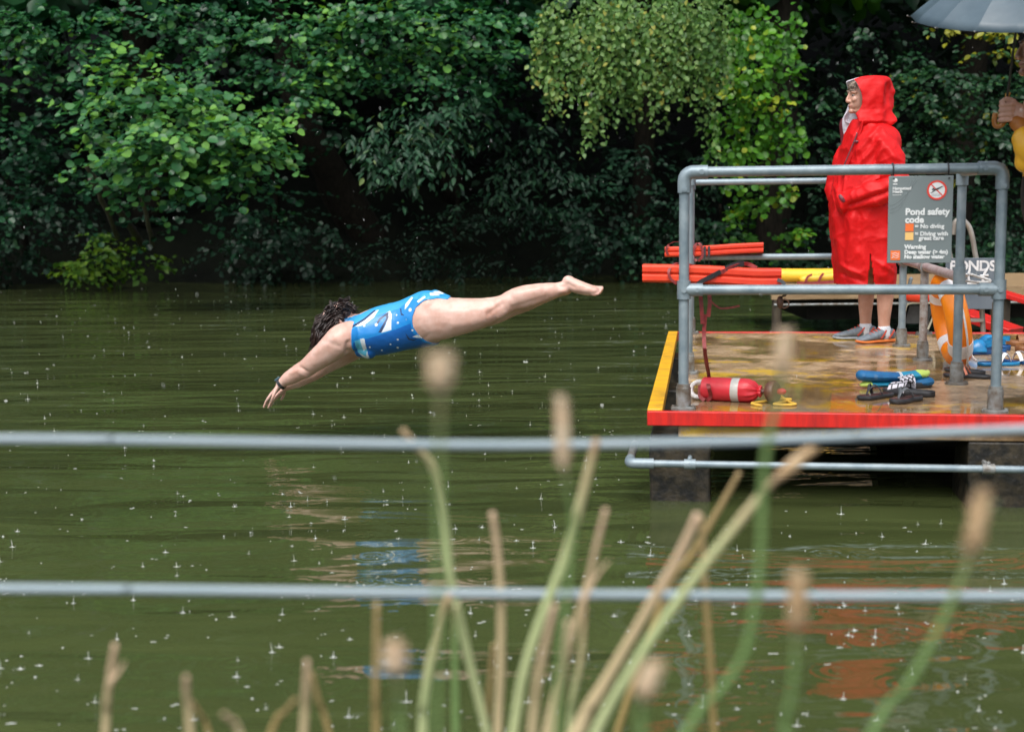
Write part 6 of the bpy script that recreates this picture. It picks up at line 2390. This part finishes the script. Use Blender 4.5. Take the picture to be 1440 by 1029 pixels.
# trees carrying the wood on past both edges of the view
for px, Y, lab, m_, sd in ((1720, 25.2, 'dark bushy tree beyond the right edge of the view', M_HOLLY, 91), (-260, 25.6, 'dark round leaved tree beyond the left edge of the view', M_ALDER, 92)):
    t = tree('bank_tree', px, Y, lab)
    b0 = base(t)
    trunk(t, [b0, b0 + V((.1, -.8, 3)), b0 + V((0, -1.6, 7)), b0 + V((0, -1.5, 11))], [.3, .26, .2, .08], M_BARK)
    cr = Crown(LEAF_OVAL, .13, sd, droop=.35)
    rnd = random.Random(sd)
    for k in range(34):
        put(cr, px + rnd.uniform(-170, 170), rnd.uniform(-40, 390), rnd.uniform(20.6, 23), rnd.uniform(30, 60), rnd.uniform(20, 36), 22, tint=rnd.uniform(.1, .5), step=.5, length=(.35, .8))
    cr.mass((b0.x - 4, 21.0, 4.6), (b0.x + 4, 28, 13), 2200, .4, .3)
    cr.finish(t, m_, M_BARK)

# bright low shrub at the waterline, left
t = tree('bank_shrub', 160, 23.8, 'low bright yellow green shrub at the waterline on the left', 'shrub')
b0 = base(t)
trunk(t, [b0, b0 + V((.1, -.4, .5)), b0 + V((.1, -.9, .9))], [.05, .04, .02], M_BARK)
cr = Crown(LEAF_OVAL, .125, 17, droop=.3)
for px, py, rx, ry, k, ti in ((150, 350, 36, 12, 18, .62), (125, 372, 40, 12, 22, .70), (90, 384, 22, 6, 9, .8), (185, 375, 36, 14, 16, .5), (215, 362, 28, 10, 10, .36), (140, 330, 22, 10, 8, .5), (130, 388, 40, 5, 8, .5)):
    put(cr, px, py, 22.6, rx, ry, k, tint=ti, step=.5, length=(.35, .7))
cr.finish(t, M_SHRUB, M_BARK)

# dark understorey shrubs between the trunks
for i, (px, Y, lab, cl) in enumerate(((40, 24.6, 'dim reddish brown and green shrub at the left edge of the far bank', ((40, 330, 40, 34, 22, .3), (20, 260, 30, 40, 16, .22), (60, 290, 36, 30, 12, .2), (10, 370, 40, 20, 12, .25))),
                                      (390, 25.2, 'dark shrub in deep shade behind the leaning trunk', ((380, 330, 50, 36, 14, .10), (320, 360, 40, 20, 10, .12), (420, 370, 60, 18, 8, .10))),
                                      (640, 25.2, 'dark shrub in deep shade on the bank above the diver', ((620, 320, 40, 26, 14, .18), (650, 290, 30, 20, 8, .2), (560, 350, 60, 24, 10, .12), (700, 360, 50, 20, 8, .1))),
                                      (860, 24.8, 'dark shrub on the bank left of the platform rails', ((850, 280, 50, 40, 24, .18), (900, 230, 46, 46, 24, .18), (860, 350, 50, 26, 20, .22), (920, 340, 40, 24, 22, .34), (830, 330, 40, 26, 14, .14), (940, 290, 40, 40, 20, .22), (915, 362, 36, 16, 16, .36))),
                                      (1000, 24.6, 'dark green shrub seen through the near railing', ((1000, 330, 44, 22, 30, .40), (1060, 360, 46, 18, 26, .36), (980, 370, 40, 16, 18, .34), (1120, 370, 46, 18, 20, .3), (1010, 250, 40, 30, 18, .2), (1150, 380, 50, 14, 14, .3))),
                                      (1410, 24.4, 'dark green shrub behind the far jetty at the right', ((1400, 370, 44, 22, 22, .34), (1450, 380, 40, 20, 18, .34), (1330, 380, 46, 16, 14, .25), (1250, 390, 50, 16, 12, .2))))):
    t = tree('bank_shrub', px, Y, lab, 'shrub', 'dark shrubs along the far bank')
    b0 = base(t)
    trunk(t, [b0, b0 + V((.1, -.5, .8)), b0 + V((0, -1.0, 1.6))], [.07, .05, .02], M_BARK)
    cr = Crown(LEAF_OVAL if i != 2 else LEAF_LONG, .12, 30 + i, droop=.4)
    for px, py, rx, ry, k, ti in cl:
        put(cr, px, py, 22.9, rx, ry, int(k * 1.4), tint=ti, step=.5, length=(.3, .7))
    rnd = random.Random(60 + i)
    px0 = proj(b0 + V((0, 0, 1)))[0]
    for j in range(11):
        put(cr, px0 + rnd.uniform(-120, 120), rnd.uniform(300, 392), rnd.uniform(22.6, 24.0), rnd.uniform(20, 44), rnd.uniform(8, 18), rnd.randint(6, 13), tint=rnd.uniform(-.05, .16), step=.5, length=(.3, .8))
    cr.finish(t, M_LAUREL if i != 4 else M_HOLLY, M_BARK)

# the wood behind: one dark mass of leaves, trunks of the nearest row stand apart
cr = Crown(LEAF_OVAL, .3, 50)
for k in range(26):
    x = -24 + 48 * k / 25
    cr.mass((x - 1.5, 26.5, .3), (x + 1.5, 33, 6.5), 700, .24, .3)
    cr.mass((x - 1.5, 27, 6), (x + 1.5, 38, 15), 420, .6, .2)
    cr.mass((x - 1.5, 29, 14), (x + 1.5, 38, 22), 260, 1.1, .2)  # top layer out of view, added to keep sky reflections off the water
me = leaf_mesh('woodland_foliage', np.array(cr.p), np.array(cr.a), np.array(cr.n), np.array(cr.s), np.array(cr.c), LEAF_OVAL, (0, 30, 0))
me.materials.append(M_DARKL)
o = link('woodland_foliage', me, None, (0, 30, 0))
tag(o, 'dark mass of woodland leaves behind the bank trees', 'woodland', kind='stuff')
# ------------------------------------------------------------------ reeds and wire fence close to the camera
def reed_mat(name, stops):
    m, nt, b, out = nodes_of(name)
    L = nt.links.new
    an = N(nt, 'ShaderNodeAttribute', attribute_name='along')
    r = ramp(nt, stops)
    nz = N(nt, 'ShaderNodeTexNoise', i_Scale=14.0, i_Detail=3.0)
    tc = N(nt, 'ShaderNodeTexCoord')
    mp = N(nt, 'ShaderNodeMapping')
    mp.inputs['Scale'].default_value = (8, 8, .5)
    L(tc.outputs['Object'], mp.inputs['Vector']); L(mp.outputs['Vector'], nz.inputs['Vector'])
    ma = N(nt, 'ShaderNodeMath', operation='MULTIPLY_ADD')
    ma.inputs[1].default_value = .35
    L(nz.outputs['Fac'], ma.inputs[0]); L(an.outputs['Fac'], ma.inputs[2])
    sb = N(nt, 'ShaderNodeMath', operation='SUBTRACT'); sb.inputs[1].default_value = .175
    L(ma.outputs[0], sb.inputs[0])
    L(sb.outputs[0], r.inputs['Fac'])
    L(r.outputs['Color'], b.inputs['Base Color'])
    b.inputs['Roughness'].default_value = .5
    return m


# along: 0 = root, 1 = tip
STRAW, STRAWD = (0.68, 0.56, 0.34), (0.40, 0.29, 0.14)
PINK, GRN, PALE = (0.62, 0.44, 0.30), (0.12, 0.26, 0.06), (0.52, 0.56, 0.30)
M_RG = reed_mat('green_reed', [(0, (0.17, 0.29, 0.10)), (.8, (0.20, 0.32, 0.11)), (1, (0.36, 0.34, 0.18))])
M_RS = reed_mat('straw_reed', [(0, STRAW), (.6, (0.52, 0.42, 0.24)), (1, PINK)])
M_RD = reed_mat('brown_reed', [(0, (0.32, 0.24, 0.08)), (1, STRAWD)])
M_RM = reed_mat('pale_green_reed', [(0, PALE), (.55, (0.46, 0.54, 0.26)), (.85, (0.58, 0.50, 0.28)), (1, (0.50, 0.34, 0.20))])
M_SEED = mat('brown_seed_head', (0.40, 0.26, 0.13), (0.58, 0.44, 0.27), rough=.8, scale=60, bump=.5)
M_SEEDP = mat('pink_seed_head', (0.58, 0.42, 0.27), (0.66, 0.55, 0.40), rough=.8, scale=60, bump=.4)


def stem(pts, d, wpx, m, label, seed=None, sm=None, side=None, flat=.55):
    """pts from tip to the bottom of the frame in px; the stem goes on down to its root in the bank"""
    k = FPX / d
    P3 = [P(px, py, d + .012 * i) for i, (px, py) in enumerate(pts)]
    last, prev = P3[-1], P3[-2]
    dirn = (last - prev).normalized()
    gz = ground_h(last.x + dirn.x * .3, d)
    root = V((last.x + dirn.x * .28, last.y + .02, gz - .03))
    mid = last * .55 + root * .45 + V((dirn.x * .08, 0, 0))
    P3 = P3 + [mid, root]
    P3 = curve(P3, 6)[::-1]
    n = len(P3)
    mb = MB()
    r = wpx / k / 2 * .80
    rad = [(r * (1 - .35 * (i / (n - 1)) ** 3), r * flat * (1 - .35 * (i / (n - 1)) ** 3)) for i in range(n)]
    mb.tube(P3, rad, 8, flat=(1, 0, 0))
    t = thing('reed_stem', root, label, 'reed', 'reeds in the foreground')
    o = build('stem', mb, m, t, sharp=0)
    at = o.data.attributes.new('along', 'FLOAT', 'POINT')
    vals = [i / (n - 1) for i in range(n) for _ in range(8)]
    at.data.foreach_set('value', vals)
    if side:
        mb = MB()
        q = [P(px, py, d) for px, py in side]
        q = curve(q, 5)
        mb.tube(q, [(r * .8 * (1 - .8 * i / (len(q) - 1)), r * .25) for i in range(len(q))], 6, flat=(1, 0, 0))
        o2 = build('leaf_blade', mb, m, t, sharp=0)
        at = o2.data.attributes.new('along', 'FLOAT', 'POINT')
        at.data.foreach_set('value', [.9] * len(o2.data.vertices))
    if seed:
        (x0, y0), (x1, y1), w = seed
        a, b = P(x0, y0, d), P(x1, y1, d)
        mb = MB()
        rw = w / k / 2
        mb.limb([a, a * .6 + b * .4, a * .25 + b * .75, b], [rw * .55, rw, rw * .9, rw * .5], None, (0, 1, 0), 14, 5)
        ax = (b - a).normalized()
        rnd = random.Random(int(x0 * 7 + y0))
        for i in range(140):
            t_ = rnd.random()
            q = a * (1 - t_) + b * t_
            an_ = rnd.uniform(0, 2 * PI)
            o_ = (V((1, 0, 0)) * math.cos(an_) + V((0, 1, 0)) * math.sin(an_))
            mb.tube([q + o_ * rw * .6, q + o_ * rw * rnd.uniform(1.0, 1.5) + ax * rw * .7], [rw * .2, rw * .04], 4)
        build('seed_head', mb, sm or M_SEED, t, sharp=0)
    return t


stem([(566, 604), (585, 628), (606, 652), (618, 690), (626, 740), (632, 800), (642, 850), (660, 930), (684, 1029)], 1.75, 17, M_RM, 'tall bent reed with brown crooked tip rising above the top wire')
stem([(632, 836), (618, 880), (603, 940), (596, 990), (594, 1029)], 1.7, 18, M_RM, 'pale straw reed ending just below the lower wire, left of the bent reed')
stem([(619, 552), (618, 640), (617, 760), (616, 900), (612, 1029)], .92, 11, M_RG, 'green stem with a blurred round seed head in front of the diver', ((620, 545), (620, 505), 30), M_SEEDP)
stem([(559, 950), (561, 990), (562, 1029)], 1.05, 12, M_RG, 'short green stem with a pinkish seed head below the lower wire', ((557, 945), (556, 908), 27), M_SEEDP)
stem([(530, 846), (529, 920), (528, 980), (529, 1029)], 1.6, 14, M_RD, 'upright brown reed left of the green seed head stem')
stem([(692, 720), (699, 770), (704, 840), (704, 940), (700, 1029)], 1.7, 16, M_RS, 'upright straw reed standing alone between the bent reeds')
stem([(839, 618), (826, 668), (812, 722), (794, 785), (765, 860), (738, 940), (722, 1029)], 1.6, 19, M_RM, 'long pale green reed leaning right with its tip at the top wire')
stem([(852, 715), (838, 770), (828, 815), (806, 890), (785, 960), (768, 1029)], 1.6, 14, M_RS, 'straw reed with a forked tip right of the long pale green reed', side=[(818, 850), (835, 815), (856, 788)])
stem([(982, 722), (955, 780), (915, 850), (872, 925), (838, 985), (815, 1029)], 1.55, 22, M_RS, 'thick straw reed leaning right, second of the leaning bundle')
stem([(962, 770), (925, 830), (886, 895), (850, 955), (806, 1029)], 1.6, 15, M_RS, 'thin straw reed pressed along the left side of the leaning bundle')
stem([(1098, 668), (1075, 690), (1030, 745), (975, 815), (925, 885), (880, 955), (838, 1029)], 1.45, 20, M_RM, 'long green reed leaning far right with a brown seed spike above the pipe', ((1092, 673), (1140, 632), 19))
stem([(1040, 664), (1020, 700), (992, 748), (970, 785), (930, 850)], 1.9, 14, M_RD, 'dull brown reed leaning right behind the leaning bundle')
stem([(986, 725), (990, 790), (994, 860), (1000, 945), (1004, 1029)], 1.8, 13, M_RD, 'dull brown broken reed hanging upright right of the leaning bundle')
stem([(1100, 500), (1094, 560), (1080, 620), (1072, 690), (1070, 770), (1062, 850), (1046, 920), (1010, 975), (966, 1029)], 1.15, 17, M_RG, 'curving green stem with a faint seed head in front of the platform', ((1101, 520), (1103, 468), 20), M_SEEDP)
stem([(793, 655), (798, 690), (806, 730), (800, 800), (790, 900), (782, 1029)], 1.2, 11, M_RG, 'green stem with a long brown seed head crossing the top wire', ((792, 655), (790, 560), 18), M_SEEDP)
stem([(1120, 880), (1117, 940), (1110, 1000), (1104, 1029)], 1.1, 15, M_RG, 'green stem with a brown seed head on the lower wire, right of the curving stem', ((1121, 880), (1122, 806), 25))
stem([(1368, 770), (1345, 830), (1312, 900), (1272, 970), (1228, 1029)], 1.15, 17, M_RG, 'green stem leaning right with a brown tufted seed head at the right', ((1366, 775), (1382, 692), 26), side=[(1376, 730), (1390, 712), (1404, 708)])
stem([(162, 905), (155, 950), (150, 990), (148, 1029)], 1.6, 15, M_RS, 'short straw reed with a side blade at the far left', side=[(154, 960), (166, 945), (176, 930)])
stem([(262, 950), (262, 975), (267, 1029)], 1.5, 15, M_RS, 'short straw reed second from the left edge')
stem([(315, 1003), (324, 1014), (340, 1040)], 1.4, 14, M_RS, 'pinkish reed tip just showing at the bottom left')
stem([(432, 928), (430, 970), (427, 1029)], 1.55, 15, M_RS, 'short upright straw reed left of the brown reed')
stem([(416, 982), (398, 1004), (380, 1032)], 1.6, 12, M_RD, 'short brown reed bending left beside the short straw reed')
stem([(438, 945), (448, 985), (462, 1029)], 1.7, 11, M_RD, 'thin brown reed bending right beside the short straw reed')
stem([(908, 975), (906, 1000), (902, 1029)], 1.0, 16, M_RG, 'short green stem with a blurred pink seed head low in the middle', ((905, 980), (918, 938), 26), M_SEEDP)
stem([(642, 850), (640, 920), (641, 1029)], 1.8, 15, M_RG, 'green blade rising behind the bent reed')
stem([(780, 850), (768, 900), (756, 960), (748, 1029)], 1.5, 17, M_RS, 'pinkish straw reed in the middle of the clump')
stem([(800, 872), (794, 920), (786, 980), (778, 1029)], 1.45, 16, M_RS, 'pink straw reed leaning right at the front of the clump')
stem([(694, 905), (690, 950), (684, 1029)], 1.85, 11, M_RD, 'brown reed half hidden behind the lone straw reed')
stem([(822, 850), (818, 920), (806, 980), (800, 1029)], 1.7, 13, M_RM, 'pale green blade at the right side of the clump')
stem([(270, 985), (282, 1005), (296, 1040)], 1.7, 10, M_RD, 'thin brown blade bending right beside the second reed from the left')

M_WIRE = mat('plastic_coated_wire', (0.25, 0.32, 0.35), (0.31, 0.37, 0.40), rough=.85, spec=.15, scale=20, stretch=(.3, 4, 4))
for pts, lab, rr in (([(-2200, 605), (-60, 617), (150, 618.5), (430, 623), (720, 626), (1000, 621.5), (1200, 614), (1440, 603.5), (3600, 512)], 'upper grey fence wire stretched across the view close to the camera', .0062),
                     ([(-2200, 812), (-60, 827), (200, 829), (480, 832.5), (720, 835), (1000, 837), (1440, 838), (3600, 838)], 'lower grey fence wire stretched across the view close to the camera', .0066)):
    mb = MB()
    mb.tube(curve([P(px, py, 1.72) for px, py in pts], 6), rr, 10)
    o = build('fence_wire', mb, M_WIRE, sharp=0)
    tag(o, lab, 'wire', 'fence wires')
for px, s in ((-2200, 'left'), (3600, 'right')):
    q = P(px, 700, 1.72)
    gz = ground_h(q.x, q.y)
    mb = MB()
    mb.tube([V((q.x, q.y, gz - .2)), V((q.x, q.y, 1.28)), V((q.x, q.y, 1.30))], [.05, .048, .03], 12)
    o = build('fence_post', mb, M_WOODD)
    tag(o, 'round timber post holding the fence wires out of view to the ' + s, 'post', 'fence posts')

# rain
M_DROP = mat('pale_glint_splash', (0.66, 0.69, 0.68), None, rough=.15, spec=.8)  # near-white colour stands in for sky glint on the water
nt = M_DROP.node_tree
mx = N(nt, 'ShaderNodeMixShader')
mx.inputs['Fac'].default_value = .24
tp = N(nt, 'ShaderNodeBsdfTransparent')
nt.links.new(nt.nodes['Principled BSDF'].outputs['BSDF'], mx.inputs[1])
nt.links.new(tp.outputs['BSDF'], mx.inputs[2])
nt.links.new(mx.outputs['Shader'], nt.nodes['Material Output'].inputs['Surface'])
mb = splash_mesh()
o = build('rain_splashes', mb, M_DROP, at=(0, 0, 0), fix=False, sharp=0)
tag(o, 'small pale splashes where rain hits the pond', 'splashes', kind='stuff')
mb = rain_mesh()
o = build('raindrops', mb, M_DROP, at=(0, 0, 0), fix=False, sharp=0)
tag(o, 'fine rain drops falling over the pond', 'rain', kind='stuff')
